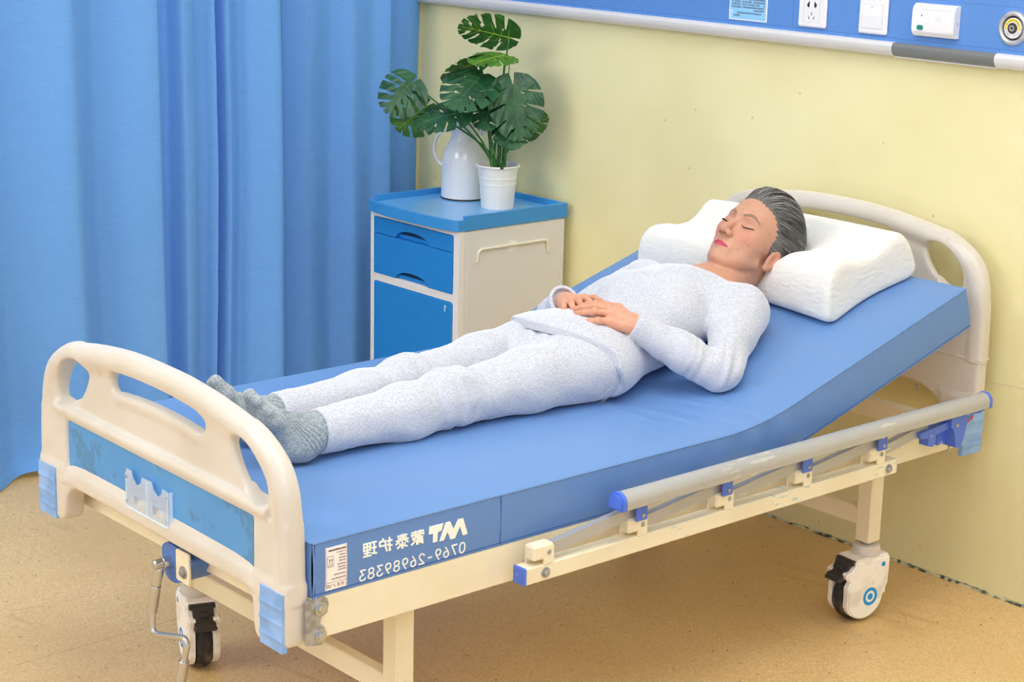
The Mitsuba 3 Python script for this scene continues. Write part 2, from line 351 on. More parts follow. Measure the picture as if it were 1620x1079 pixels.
def isosurface(f, xs, ys, zs, B=8, slack=1.7):
    """Surface nets of f = 0 on a rectilinear grid; f is only evaluated in blocks near the surface."""
    def pad(a):
        n = (-(len(a) - 1)) % B
        return np.r_[a, a[-1] + (a[-1] - a[-2]) * np.arange(1, n + 1)]
    ax = [pad(np.asarray(a, float)) for a in (xs, ys, zs)]
    nb = [(len(a) - 1) // B for a in ax]
    cen = [np.array([.5 * (a[i * B] + a[(i + 1) * B]) for i in range(n)]) for a, n in zip(ax, nb)]
    hal = [np.array([.5 * (a[(i + 1) * B] - a[i * B]) for i in range(n)]) for a, n in zip(ax, nb)]
    C = np.stack(np.meshgrid(*cen, indexing='ij'), -1).reshape(-1, 3).astype(np.float32)
    Hd = np.sqrt(sum(h ** 2 for h in np.meshgrid(*hal, indexing='ij'))).ravel()
    d = f(C)
    D = np.full([len(a) for a in ax], 1., np.float32)
    sg = np.repeat(np.repeat(np.repeat(np.sign(d).reshape(nb), B, 0), B, 1), B, 2)
    D[:-1, :-1, :-1] = sg
    keep = np.nonzero(np.abs(d) < Hd * slack + .002)[0]
    idx = np.stack(np.unravel_index(keep, nb), -1)
    o = np.stack(np.meshgrid(*[np.arange(B + 1)] * 3, indexing='ij'), -1).reshape(-1, 3)
    for s in range(0, len(idx), 1500):
        I = (idx[s:s + 1500, None] * B + o[None]).reshape(-1, 3)
        P = np.stack([ax[k][I[:, k]] for k in range(3)], -1).astype(np.float32)
        D[I[:, 0], I[:, 1], I[:, 2]] = f(P)
    S = D < 0
    shp = np.array(S.shape)
    acc, cnt = {}, None
    nx, ny, nz = shp - 1
    mixed = np.zeros((nx, ny, nz), bool)
    c0 = S[:-1, :-1, :-1]
    for a in (0, 1):
        for b in (0, 1):
            for c in (0, 1):
                mixed |= S[a:nx + a, b:ny + b, c:nz + c] != c0
    cells = np.stack(np.nonzero(mixed), -1)
    vid = np.full((nx, ny, nz), -1, np.int32); vid[tuple(cells.T)] = np.arange(len(cells))
    V = np.zeros((len(cells), 3)); cnt = np.zeros(len(cells))
    corners = [(a, b, c) for a in (0, 1) for b in (0, 1) for c in (0, 1)]
    for p in corners:
        for k in range(3):
            if p[k]: continue
            q = list(p); q[k] = 1
            i0, i1 = cells + p, cells + q
            d0, d1 = D[tuple(i0.T)].astype(float), D[tuple(i1.T)].astype(float)
            m = (d0 < 0) != (d1 < 0)
            t = np.where(m, d0 / np.where(m, d0 - d1, 1), 0)
            X = np.stack([ax[j][i0[:, j]] for j in range(3)], -1)
            X[:, k] += t * (ax[k][i1[:, k]] - ax[k][i0[:, k]])
            V += X * m[:, None]; cnt += m
    V /= np.maximum(cnt, 1)[:, None]
    F = []
    for k in range(3):
        u, v = (k + 1) % 3, (k + 2) % 3
        sl0 = [slice(1, n) for n in (nx, ny, nz)]; sl1 = [slice(1, n) for n in (nx, ny, nz)]
        sl0[k] = slice(0, shp[k] - 1); sl1[k] = slice(1, shp[k])
        A, Bq = S[tuple(sl0)], S[tuple(sl1)]
        e = np.stack(np.nonzero(A != Bq), -1)
        off = np.ones(3, int); off[k] = 0; e = e + off
        ins = S[tuple(e.T)]
        du, dv = np.zeros(3, int), np.zeros(3, int); du[u] = 1; dv[v] = 1
        q = np.stack([vid[tuple((e - du - dv).T)], vid[tuple((e - dv).T)], vid[tuple(e.T)], vid[tuple((e - du).T)]], -1)
        q[~ins] = q[~ins][:, ::-1]
        F.append(q)
    F = np.concatenate(F)
    F = np.vstack([F[:, [0, 1, 2]], F[:, [0, 2, 3]]])
    F = F[(F >= 0).all(1)]
    return trimesh.Trimesh(V, F, process=False)


def largest(m):
    import scipy.sparse as sp
    from scipy.sparse.csgraph import connected_components
    f = m.faces; n = len(m.vertices)
    g = sp.coo_matrix((np.ones(len(f) * 2), (np.r_[f[:, 0], f[:, 1]], np.r_[f[:, 1], f[:, 2]])), shape=(n, n))
    _, l = connected_components(g, False)
    k = np.bincount(l).argmax()
    m = trimesh.Trimesh(m.vertices, f[l[f[:, 0]] == k], process=False); m.remove_unreferenced_vertices()
    return m


def poly_sdf(pts, X, Z):
    """Signed distance (negative inside) to a closed polygon at the grid points."""
    pts = np.asarray(pts, float); P = np.stack([X.ravel(), Z.ravel()], -1)
    d = np.full(len(P), 1e9); ins = np.zeros(len(P), bool)
    for a, b in zip(pts, np.roll(pts, -1, 0)):
        ba = b - a; pa = P - a
        h = np.clip(pa @ ba / (ba @ ba + 1e-15), 0, 1)
        d = np.minimum(d, ((pa - h[:, None] * ba) ** 2).sum(1))
        c = (a[1] > P[:, 1]) != (b[1] > P[:, 1])
        with np.errstate(divide='ignore', invalid='ignore'):
            ins ^= c & (P[:, 0] < (b[0] - a[0]) * (P[:, 1] - a[1]) / (b[1] - a[1]) + a[0])
    d = np.sqrt(d)
    return np.where(ins, -d, d).reshape(X.shape)


# ---------------------------------------------------------------- the raised back of the bed: flat bed coordinates -> the bent bed
TH, S0, S1, ZT = math.radians(16.6), 1.07, 1.31, .61


def bend(P):
    P = np.asarray(P, float); x, s, h = P[..., 0], P[..., 1], P[..., 2] - ZT
    R = (S1 - S0) / TH
    t = np.clip((s - S0) / (S1 - S0), 0, 1) * TH
    y, z = S0 + R * np.sin(t), ZT + R - R * np.cos(t)
    ex = np.maximum(s - S1, 0) + np.minimum(s - S0, 0)
    return np.stack([x, y + ex * np.cos(t) - h * np.sin(t), z + ex * np.sin(t) + h * np.cos(t)], -1)


# ---------------------------------------------------------------- the room
WALL = 2.09
add('floor', cbox(-2.6, 4.6, -4.2, WALL, -.05, 0., .001), 'm_floor', smooth=False, kind='structure', label='speckled beige vinyl floor with scratches and ring stains')
add('wall_back', cbox(-2.6, 4.6, WALL, WALL + .1, 0, 2.75, .001), 'm_wall', smooth=False, kind='structure', label='pale yellow painted wall behind the bed')
add('wall_left', cbox(-2.7, -2.6, -4.2, WALL, 0, 2.75, .001), 'm_wall', smooth=False, kind='structure', label='pale yellow side wall hidden behind the blue curtain')


def skirting_joint():
    xs = np.arange(-2.6, 4.6, .012)
    P = np.stack([xs, 0 * xs, 0 * xs], 1)
    h = .004 + .006 * meshkit.fbm(P * 45, 3, 2); w = .003 + .006 * meshkit.fbm(P * 38, 3, 5)
    V, F = [], []
    for x, a, b in zip(xs, h, w): V += [[x, WALL, .0], [x, WALL - b, .0003], [x, WALL - b * .6, a * .5], [x, WALL, a]]
    for i in range(len(xs) - 1):
        for j in range(3): F.append([4 * i + j, 4 * i + j + 1, 4 * i + 5 + j, 4 * i + 4 + j])
    return trimesh.Trimesh(np.array(V), np.vstack([np.array(F)[:, [0, 1, 2]], np.array(F)[:, [0, 2, 3]]]), process=False)


add('trim_1', skirting_joint(), 'm_skirt_joint', smooth=False, kind='structure', label='ragged dark joint between the yellow wall and the floor')

# ---------------------------------------------------------------- curtain
FOLD = np.array([[-.6, .02], [-.4, -.02], [-.2, .03], [-.05, .0], [.1, .05], [.25, -.022], [.42, .042], [.56, -.030], [.66, .004], [.76, .045], [.86, -.016], [.97, .038], [1.03, .055], [1.055, -.015], [1.095, -.03],
                 [1.125, .03], [1.16, .02], [1.18, -.018], [1.21, -.012], [1.235, .018], [1.25, -.04], [1.262, -.04], [1.275, .022], [1.33, -.012], [1.365, .015], [1.44, .060], [1.456, .050],
                 [1.468, -.070], [1.52, -.045], [1.6, .0], [1.68, -.016], [1.75, .03], [1.82, .02], [1.885, .04], [1.904, -.02], [1.945, -.03], [1.962, -.062], [2.02, -.05], [2.07, -.066], [2.082, -.08]])


def curtain():
    f = PchipInterpolator(FOLD[:, 0], FOLD[:, 1])
    ys = np.linspace(-.6, 2.08, 600); zs = np.r_[np.linspace(.012, .22, 26), np.linspace(.25, 2.5, 56)]
    Y, Z = np.meshgrid(ys, zs, indexing='ij')
    drift = .018 * (meshkit.noise(np.stack([Y * 3.1, Z * .9, 0 * Y], -1), 3) - .5) * np.clip(2.1 - Z, 0, 2)
    Yw = Y + drift * np.clip((2.05 - Y) / .2, 0, 1)
    X = f(np.clip(Yw, -.6, 2.08)) * (1. + .25 * (.9 - Z))
    X += .014 * (meshkit.fbm(np.stack([Y * 6, Z * 2.2, 0 * Y + 5], -1), 3, 7) - .5)
    low = np.clip(1 - Z / .16, 0, 1) ** 1.5
    X += low * (.05 + .05 * (meshkit.fbm(np.stack([Y * 5, Z * 16, 0 * Y], -1), 3, 1) - .5)) * np.clip((1.5 - Y) / .6, 0, 1)
    Zw = Z + low * .012 * np.sin(Y * 23)
    V = np.stack([-1.8 + X, Y, np.maximum(Zw, .004)], -1).reshape(-1, 3)
    n = len(zs)
    i, j = np.meshgrid(np.arange(len(ys) - 1), np.arange(n - 1), indexing='ij')
    q = np.stack([i * n + j, (i + 1) * n + j, (i + 1) * n + j + 1, i * n + j + 1], -1).reshape(-1, 4)
    F = np.vstack([q[:, [0, 1, 2]], q[:, [0, 2, 3]]])
    m = trimesh.Trimesh(V, F, process=False)
    nrm = np.array(m.vertex_normals); back = V - nrm * .0012
    N = len(V)
    return trimesh.Trimesh(np.vstack([V, back]), np.vstack([F, F[:, ::-1] + N]), process=False)


add('curtain', curtain(), 'm_curtain', smooth=True, label='long blue pleated hospital curtain hanging to the floor left of the bed', category='curtain')

# ---------------------------------------------------------------- hospital bed
B = 'hospital_bed'
lab(B, 'cream and blue hospital bed with crank, raised backrest and caster wheels', 'bed')
FY = -.014       # centre plane of the footboard


def tilt(v, y0, z0=.60, a=-.016):
    v = np.array(v); x, z = v[:, 0].copy(), v[:, 2] - z0
    v[:, 0] = x * math.cos(a) - z * math.sin(a); v[:, 2] = z0 + x * math.sin(a) + z * math.cos(a); v[:, 1] += y0
    return v


def mirror(half): return np.vstack([half, [[-x, z] for x, z in half[::-1] if abs(x) > 1e-6]])


def smooth_poly(p, k=3):
    q = np.asarray(p, float)
    for _ in range(k):      # Chaikin
        a, b = q, np.roll(q, -1, 0); q = np.stack([.75 * a + .25 * b, .25 * a + .75 * b], 1).reshape(-1, 2)
    return q


HOLE = np.array([[.268, .760], [.278, .776], [.310, .783], [.350, .770], [.382, .738], [.391, .70], [.386, .670], [.366, .660], [.322, .684], [.286, .720]])
SLOT = np.vstack([[[x, .797 - .30 * x * x] for x in np.linspace(-.170, .170, 9)], [[x, .754 - .36 * x * x] for x in np.linspace(.168, -.168, 9)]])
PANEL = (-.352, .352, .531, .640)


def board(up, low):
    """A moulded bed end: outline with tubular rim, two hand holes, a slot; up = added height, low = lower outline (half)."""
    top = [(0, .838), (.06, .8375), (.12, .835), (.2, .827), (.28, .815), (.345, .801), (.395, .779), (.43, .75), (.449, .715), (.459, .67), (.464, .60)]
    top = [(x, z + up) for x, z in top]
    out = smooth_poly(mirror(np.array(top + low)), 1)
    shift = np.array([0, up])
    hR, hL, sl = smooth_poly(HOLE, 2) + shift, smooth_poly(HOLE * [-1, 1], 2) + shift, smooth_poly(SLOT, 1) + shift
    gx = np.arange(-.53, .53, .004); gz = np.arange(.36, .90 + up, .004)
    X, Z = np.meshgrid(gx, gz, indexing='ij')
    dO = poly_sdf(out, X, Z); dH = np.minimum(poly_sdf(hR, X, Z), poly_sdf(hL, X, Z)); dS = poly_sdf(sl, X, Z)
    from scipy.interpolate import RegularGridInterpolator as RGI
    F2 = RGI((gx, gz), np.stack([dO, dH, dS], -1).astype(np.float32), bounds_error=False, fill_value=None)
    px0, px1, pz0, pz1 = PANEL

    def f(p):
        d = F2(p[:, [0, 2]]).astype(np.float32); o, h, s = d[:, 0], d[:, 1], d[:, 2]
        ay = np.abs(p[:, 1]); z = p[:, 2] - up
        body = np.maximum(o + .006, np.maximum(-h + .004, -s + .004))
        web = smax(body, ay - .0105, .012)
        high = np.clip((z - .655) / .03, 0, 1)
        rim = np.sqrt((o + .0245) ** 2 + ay ** 2) - .0245
        rim = np.where(z > .50, rim, 1.)
        hr = np.sqrt((h - .0150) ** 2 + ay ** 2) - .0145
        hr = hr + .05 * np.clip((.315 - np.abs(p[:, 0])) / .03, 0, 1)             # the web side of the hand holes stays flat
        sr = np.sqrt((s - .0125) ** 2 + ay ** 2) - .0125
        sr = sr + .02 * np.clip((np.abs(p[:, 0]) - .15) / .03, 0, 1)
        q = np.maximum(np.maximum(px0 - p[:, 0], p[:, 0] - px1), np.maximum(pz0 - z, z - pz1))
        frame = np.maximum(np.maximum(o + .004, z - .650), -q) if up == 0 else np.maximum(o + .004, z - .650)
        fr = smax(frame, ay - .0200, .006)
        ridge = np.where(np.abs(p[:, 0]) < .40, np.sqrt((z - .6585) ** 2 + np.maximum(ay - .0145, 0) ** 2) - .0125, 1.)
        post = smax(np.maximum(np.maximum(o + .002, .358 - np.abs(p[:, 0])), p[:, 2] - .535), ay - .025, .014)
        lip = np.where(np.abs(p[:, 0]) < .42, np.sqrt((p[:, 2] - .508) ** 2 + np.maximum(ay - .0165, 0) ** 2) - .0075, 1.) if up == 0 else 1.
        r = smin(web, rim, .018)
        r = smin(r, hr, .012); r = smin(r, sr, .012); r = smin(r, fr, .006); r = smin(r, ridge, .008); r = smin(r, post, .010)
        if up == 0: r = smin(r, lip, .005)
        r = smax(r, -h, .004)
        return smax(r, -s, .004)
    m = isosurface(f, np.arange(-.485, .486, .0036), np.arange(-.034, .035, .0028), np.arange(.385, .86 + up, .0036))
    return largest(m)


FOOT_LOW = [(.466, .54), (.467, .43), (.455, .414), (.375, .408), (.360, .418), (.355, .455), (.342, .482), (.315, .494), (.2, .496), (0, .496)]
HEAD_LOW = [(.468, .56), (.470, .43), (.455, .414), (.385, .410), (.372, .42), (.366, .47), (.350, .502), (.315, .524), (.27, .533), (.15, .535), (0, .535)]
add(B + '__footboard', xf(board(0., FOOT_LOW), lambda v: tilt(v, FY)), 'm_board', smooth=True)
panel = prism(rrect(PANEL[0] - .004, PANEL[1] + .004, PANEL[2] - .004, PANEL[3] + .004, .02), -.0135, .0135, 'y')
add(B + '__footboard__panel', xf(panel, lambda v: tilt(v, FY)), 'm_board_panel', smooth=False, label='scuffed blue panel')


def bumper(s, zz=(.411, .524), wrap=False):
    z = np.linspace(zz[0], zz[1], 60); t = (z - zz[0]) / (zz[1] - zz[0])
    w = sum(.0022 * np.exp(-((t - c) / .035) ** 2) for c in (.2, .47, .74))
    pr = prism(Polygon([(-.0290 - a, b) for a, b in zip(w, z)] + [(-.018, zz[1]), (-.018, zz[0])]), .388, .4595, 'x')
    m = pr
    if wrap:
        m = prism(Polygon([(.4775 + a * .7, b) for a, b in zip(w, z)] + [(.464, zz[1]), (.464, zz[0])]), -.070, .004, 'y')
    if s < 0: m = xf(m, lambda v: v * [-1, 1, 1]); m.invert()
    return m


for s in (1, -1):
    add(B + '__footboard__bumper', xf(bumper(s), lambda v: tilt(v, FY)), 'm_bumper', smooth=25, label='light blue ribbed plastic corner bumper')


# card holder on the foot panel: a clear pocket of two bays
def card_holder():
    x0, x1, z0, z1 = -.095, .065, .527, .602
    o = Polygon([(x0, z0), (x1, z0), (x1, z1 - .002), (x1 - .022, z1), (x1 - .026, z1 - .012), (x1 - .040, z1 - .021), (x1 - .056, z1 - .012), (x1 - .062, z1 + .001), (x0 + .082, z1 + .002), (x0 + .060, z1 + .001),
                 (x0 + .056, z1 - .012), (x0 + .040, z1 - .021), (x0 + .026, z1 - .010), (x0 + .020, z1 + .004), (x0, z1 + .004)])
    for wx in (x0 + .028, x0 + .100): o = o.difference(sbox(wx, z0 + .012, wx + .028, z0 + .030))
    return prism(o, -.0245, -.0225, 'y')


hold = card_holder()
add(B + '__footboard__card_holder', xf(hold, lambda v: tilt(v, FY)), 'm_acrylic_frost', smooth=False, label='clear plastic card holder with two pockets')
rib = join(*[cbox(x - .001, x + .001, -.0262, -.0136, .527, .600, .0004) for x in (-.094, -.014, .064)], cbox(-.095, .065, -.0262, -.0136, .526, .5285, .0004))
add(B + '__footboard__card_holder_edge', xf(rib, lambda v: tilt(v, FY)), 'm_clear_plastic', smooth=False)
for x in (-.092, .062):
    for z in (.540, .590):
        add(B + '__footboard__card_holder_screw', xf(hexbolt((x, -.0245, z), (0, -1, 0), .0022, .003, False), lambda v: tilt(v, FY)), 'm_zinc')

HY = 2.022
add(B + '__headboard', xf(board(.122, HEAD_LOW), lambda v: tilt(v, HY, a=-.012)), 'm_board', smooth=True)
add(B + '__headboard__bumper', xf(bumper(1, (.398, .512), True), lambda v: tilt(v, HY, a=-.012)), 'm_bumper', smooth=25, label='light blue ribbed plastic corner bumper')
add(B + '__headboard__seam', xf(cbox(-.467, .467, -.0222, .0222, .6295, .6320, .0008), lambda v: tilt(v, HY, a=-.012)), 'm_board', smooth=False)
add(B + '__headboard__hook', cyl((.29, 1.996, .527), (.29, 1.996, .512), .002, 8), 'm_zinc')

# frame
FX = .4725
for s in (1, -1):
    a, b = sorted((s * FX, s * (FX - .03)))
    add(B + '__side_beam', cbox(a, b, .012, 1.985, .421, .502, .002), 'm_cream', smooth=False)
for y0, y1, z0, z1 in ((.03, .06, .43, .49), (.93, .97, .43, .475), (1.93, 1.96, .43, .478)):
    add(B + '__cross_beam', cbox(-.44, .44, y0, y1, z0, z1), 'm_cream', smooth=False)
add(B + '__deck', cbox(-.435, .435, .05, 1.06, .488, .4995, .002), 'm_cream', smooth=False)


def back_deck():
    s = np.linspace(1.065, 1.90, 24); V = []
    for x in (-.43, .43):
        for h in (-.1255, -.1110):
            V.append(bend(np.stack([np.full_like(s, x), s, np.full_like(s, ZT + h)], 1)))
    V = np.array(V).reshape(4, -1, 3); n = V.shape[1]
    return trimesh.Trimesh(V.reshape(-1, 3), np.vstack([[[a * n + i, b * n + i, b * n + i + 1], [a * n + i, b * n + i + 1, a * n + i + 1]] for a, b in ((0, 2), (2, 3), (3, 1), (1, 0)) for i in range(n - 1)] +
                                                      [[[0, n, 3 * n], [0, 3 * n, 2 * n]], [[n - 1, 3 * n - 1, 4 * n - 1], [n - 1, 4 * n - 1, 2 * n - 1]]]), process=False)


bd = back_deck(); bd.fix_normals()
add(B + '__back_deck', bd, 'm_cream', smooth=False)
LX, LYF, LYH = .378, .280, 1.7255
for x in (LX, -LX):
    for y in (LYF, LYH):
        add(B + '__leg', cbox(x - .0225, x + .0225, y - .0225, y + .0225, .196, .43, .0035), 'm_cream', smooth=False)
add(B + '__leg_brace', cbox(-.36, .36, LYF - .015, LYF + .015, .195, .240, .003), 'm_cream', smooth=False)
add(B + '__leg_brace', cbox(-.36, .36, LYH - .015, LYH + .015, .233, .279, .003), 'm_cream', smooth=False)

# bracket that joins the footboard and the beam
br = Polygon([(-.003, .418), (.028, .412), (.034, .420), (.034, .442), (.024, .452), (.027, .466), (.040, .472), (.043, .486), (.040, .497), (.030, .503), (.022, .498), (.014, .500), (-.003, .499)]).buffer(.002)
add(B + '__corner_bracket', prism(br, FX, FX + .004, 'x'), 'm_zinc', smooth=20, label='galvanised bracket bolted to the side beam')
for y, z in ((.026, .482), (.026, .430)):
    add(B + '__corner_bolt', hexbolt((FX + .004, y, z), (1, 0, 0), .0085, .010), 'm_chrome', smooth=20)


# casters
def caster(key, x, y, ang):
    """Swivel caster; ang turns its brake side from -y."""
    place = lambda m: rotz(m, ang, (x, y, 0))
    C = np.array([0, .040, .0625])           # wheel centre (local: y is backwards, x sideways)
    side = [(.082, .150), (.082, .112)] + [(C[1] + .060 * math.sin(a), C[2] - .001 - .053 * math.cos(a)) for a in np.linspace(1.45, -1.15, 22)]
    side = [(-.040, .160), (.076, .160)] + side + [(-.034, .112), (-.052, .120), (-.058, .130), (-.046, .140)]
    # local y: brake (front) is negative
    side = [(-(q[0] - .04) + 0.0, q[1]) for q in side]
    P = Polygon(side).buffer(.004).buffer(-.004)
    cheeks = join(*[prism(P, a, b, 'x') for a, b in ((-.036, -.022), (.022, .036))])
    root = key
    return P, place, C


def build_caster(root, x, y, ang):
    place = lambda m: rotz(m, ang, (x, y, 0))
    WY, WZ, R = -.030, .0625, .0620         # wheel centre: local -y is the brake side
    # side outline in (y, z), front = -y
    arc = [(WY - .060 * math.sin(a), WZ + .001 - .0545 * math.cos(a)) for a in np.linspace(-1.5, 1.25, 26)]
    out = [(.046, .160), (.048, .152), (.046, .09)] + arc + [(-.088, .098), (-.080, .112), (-.094, .122), (-.096, .134), (-.078, .139), (-.066, .150), (-.066, .160)]
    P = Polygon(out).buffer(-.003).buffer(.003, quad_segs=4)
    inner = P.buffer(-.006)
    parts = []
    for sg in (-1, 1):
        a, b = sorted((sg * .020, sg * .0335)); parts.append(prism(P, a, b, 'x'))
        a, b = sorted((sg * .0335, sg * .0375)); parts.append(prism(P.buffer(-.004), a, b, 'x'))
    parts.append(cbox(-.034, .034, -.062, .046, .150, .1655, .004))
    parts.append(cbox(-.030, .030, .036, .046, .06, .155, .002))
    h = add(root, place(join(*parts)), 'm_caster_white', smooth=35)
    add(h + '__swivel', place(lathe([(0, .1655), (.036, .1655), (.038, .169), (.036, .1715), (.0335, .173), (.033, .184), (.030, .188), (.0, .1885)], 36)), 'm_caster_grey', smooth=35)
    add(h + '__stem', place(join(lathe([(0, .188), (.015, .188), (.015, .193), (.010, .194), (.010, .2), (0, .2)], 16), sweep([(0, 0, .1905), (0, 0, .1955)], .0125, 6))), 'm_zinc', smooth=30)
    w = lathe([(.020, -.0175), (.050, -.0185), (.0585, -.017), (R, -.010), (R, -.002), (R - .001, 0), (R, .002), (R, .010), (.0585, .017), (.050, .0185), (.020, .0175), (.020, -.0175)], 48)
    w = xf(w, lambda v: np.stack([v[:, 2], v[:, 0] + WY, v[:, 1] + WZ], 1))
    add(h + '__wheel', place(w), 'm_rubber', smooth=35)
    ped = prism(Polygon([(-.060, .160), (-.076, .158), (-.082, .146), (-.088, .132), (-.106, .124), (-.108, .118), (-.096, .115), (-.080, .122), (-.070, .136), (-.060, .150)]).buffer(.001), -.0235, .0235, 'x')
    ped = join(ped, cbox(-.026, .026, -.112, -.096, .112, .1215, .003), cbox(-.030, .030, -.072, -.060, .150, .162, .002), cbox(-.010, .010, -.090, -.079, .138, .150, .0015))
    add(h + '__brake_pedal', place(ped), 'm_pedal', smooth=30, label='black brake pedal')
    for sg in (1, -1):
        def disc(r0, r1, yy, zz, hh):
            ring = Point(yy, zz).buffer(r1, quad_segs=14)
            if r0: ring = ring.difference(Point(yy, zz).buffer(r0, quad_segs=14))
            a, b = sorted((sg * .0375, sg * (.0375 + hh)))
            return prism(ring, a, b, 'x')
        yy, zz = WY + .016, WZ + .002
        add(h + '__target_ring', place(disc(.0150, .0232, yy, zz, .0006)), 'm_target_blue', smooth=False, label='blue ring mark')
        add(h + '__target_dot', place(disc(0, .0085, yy, zz, .0006)), 'm_target_blue', smooth=False, label='blue dot')
        add(h + '__target_dot', place(disc(0, .0062, .024, .142, .0006)), 'm_target_blue', smooth=False, label='blue dot')
    return h


build_caster(B + '__caster', LX, LYH, -.12)
build_caster(B + '__caster', -.398, .298, 1.22)
build_caster(B + '__caster', LX, LYF, .5)
build_caster(B + '__caster', -LX, LYH, .2)

# folding side rail
R0, R1 = .471, 1.617
tube = cbox(.495, .530, R0 + .002, R1, .431, .466, .0025)
add(B + '__rail_base', tube, 'm_cream_worn', smooth=False, label='cream square tube that carries the folded side rail')
add(B + '__rail_base__end_cap', cbox(.4945, .5305, R0 - .003, R0 + .003, .4305, .4665, .002), 'm_rail_blue', smooth=False, label='blue end cap')
add(B + '__rail_base__end_cap', cbox(.4955, .5295, R1 - .001, R1 + .002, .4315, .4655, .001), 'm_caster_grey', smooth=False)
for y in (.522, 1.585):
    add(B + '__rail_base__bolt', hexbolt((.530, y, .4485), (1, 0, 0), .0072, .008), 'm_zinc', smooth=20)
    add(B + '__rail_base__spacer', cyl((FX - .001, y, .4485), (.497, y, .4485), .012, 16), 'm_zinc')
RY = [.516, .772, 1.030, 1.284, 1.541]
for i, y in enumerate(RY):
    z1 = .505
    u = join(cbox(.501, .531, y - .026, y + .027, .476, z1 + .002, .004), cbox(.526, .5315, y + .001, y + .027, .4655, z1 - .004, .001), cbox(.501, .504, y - .024, y + .027, .4655, .48, .001))
    k = add(B + '__rail_bracket', u, 'm_cream', smooth=False)
    add(k + '__pin', cyl((.528, y + .013, .490), (.5335, y + .013, .490), .0052, 14, .001), 'm_zinc')
# arms between the lower brackets and the hand rail
TY = [.776, 1.030, 1.288, 1.550, 1.735]
for i in range(5):
    a = np.array([.514, RY[i] + .010, .489]); b = np.array([.522, TY[i] - .004, .5185])
    dy, dz = b[1] - a[1], b[2] - a[2]; n = np.array([-dz, dy]) / math.hypot(dz, dy) * .0105
    bar = Polygon([(a[1] + n[0], a[2] + n[1]), (b[1] + n[0], b[2] + n[1]), (b[1] - n[0], b[2] - n[1]), (a[1] - n[0], a[2] - n[1])]).buffer(.0015)
    add(B + '__rail_arm', prism(bar, .508, .524, 'x'), 'm_alu', smooth=25)
# hand rail: a D profile
prof = [(.5175 + .0, .5415)] + [(.5395 + .0215 * math.cos(t), .5555 + .0215 * math.sin(t)) for t in np.linspace(math.pi, -.15, 22)] + [(.5605, .5435), (.5585, .5415)]
Dp = Polygon(prof)
add(B + '__hand_rail', prism(Dp, .709, 1.922, 'y'), 'm_alu', smooth=35, label='grey aluminium hand rail')
dcap = prism(Dp.buffer(.0012), -.009, 0, 'y')
add(B + '__hand_rail__end_cap', join(xf(dcap, lambda v: v + [0, .709, 0]), xf(prism(Dp.buffer(-.004), -.014, -.008, 'y'), lambda v: v + [0, .709, 0])), 'm_rail_blue', smooth=35, label='blue end cap')
add(B + '__hand_rail__end_cap', xf(dcap, lambda v: v + [0, 1.931, 0]), 'm_rail_blue', smooth=35)
for y in TY[:4]:
    u = join(cbox(.503, .5075, y - .016, y + .015, .501, .541, .0015), cbox(.533, .5375, y - .016, y + .016, .501, .541, .0015), cbox(.503, .5375, y - .018, y + .016, .533, .5425, .002))
    k = add(B + '__hinge', u, 'm_rail_blue', smooth=False, label='blue hinge under the hand rail')
    add(k + '__pin', cyl((.536, y + .003, .512), (.540, y + .003, .512), .0050, 14, .001), 'm_zinc')
# latch at the head end
arm = prism(Polygon([(1.690, .514), (1.797, .524), (1.803, .512), (1.797, .506), (1.752, .500), (1.752, .480), (1.740, .472), (1.724, .477), (1.722, .496), (1.694, .500)]).buffer(-.0015).buffer(.0015), .509, .5355, 'x')
add(B + '__latch', arm, 'm_rail_blue', smooth=25, label='blue latch of the side rail')
body = prism(Polygon([(1.797, .540), (1.932, .541), (1.932, .534), (1.905, .528), (1.885, .531), (1.866, .521), (1.858, .506), (1.850, .480), (1.845, .462), (1.838, .455), (1.822, .457), (1.816, .480), (1.808, .505), (1.797, .512)]).buffer(-.0015).buffer(.0015), .507, .5445, 'x')
add(B + '__latch__body', body, 'm_rail_blue', smooth=25)
add(B + '__latch__channel', cbox(.5015, .5175, 1.786, 1.820, .462, .512, .002), 'm_rail_blue', smooth=False)
add(B + '__latch__pin', cyl((.543, 1.818, .514), (.5475, 1.818, .514), .0052, 14, .001), 'm_zinc')
add(B + '__latch__peg', cyl((.530, 1.815, .460), (.530, 1.815, .447), .003, 10), 'm_zinc')
add(B + '__latch__red_mark', prism(Polygon([(1.864, .503), (1.868, .514), (1.878, .521), (1.899, .5245), (1.900, .514), (1.885, .508)]), .528, .5325, 'x'), 'm_red', smooth=False, label='red marker')

# crank
ck = B + '__crank'
hs = smooth_poly([(-.010, .478), (.060, .478), (.075, .462), (.100, .470), (.102, .450), (.070, .412), (.035, .398), (.005, .404), (-.008, .428)], 2)
add(ck + '__housing', prism(Polygon(hs), -.012, .055, 'y'), 'm_crank_blue', smooth=30, label='blue crank housing')
add(ck + '__plate', prism(rrect(.050, .098, .414, .478, .006), -.016, -.0115, 'y'), 'm_cream', smooth=False)
add(ck + '__bolt', hexbolt((.078, -.016, .436), (0, -1, 0), .0085, .007), 'm_zinc', smooth=20)
C0 = np.array([.022, -.010, .440]); C1 = C0 + [-.001, -.040, .001]
add(ck + '__joint', join(cyl(C0, C0 + (C1 - C0) * .52, .0125, 24, .001), cyl(C0 + (C1 - C0) * .5, C1, .0105, 24, .003), cyl(C1 + [0, .014, .0], C1 + [0, .014, -.018], .0085, 18)), 'm_chrome', smooth=35)
D0 = C1 + [.0, .013, -.008]; D1 = np.array([.0, -.046, .322])
dv = (D1 - D0) / np.linalg.norm(D1 - D0)
add(ck + '__sleeve', join(cyl(D0, D0 + dv * .038, .0105, 24, .001), cyl(D0 + dv * .039, D0 + dv * .098, .0105, 24, .001)), 'm_chrome', smooth=35)
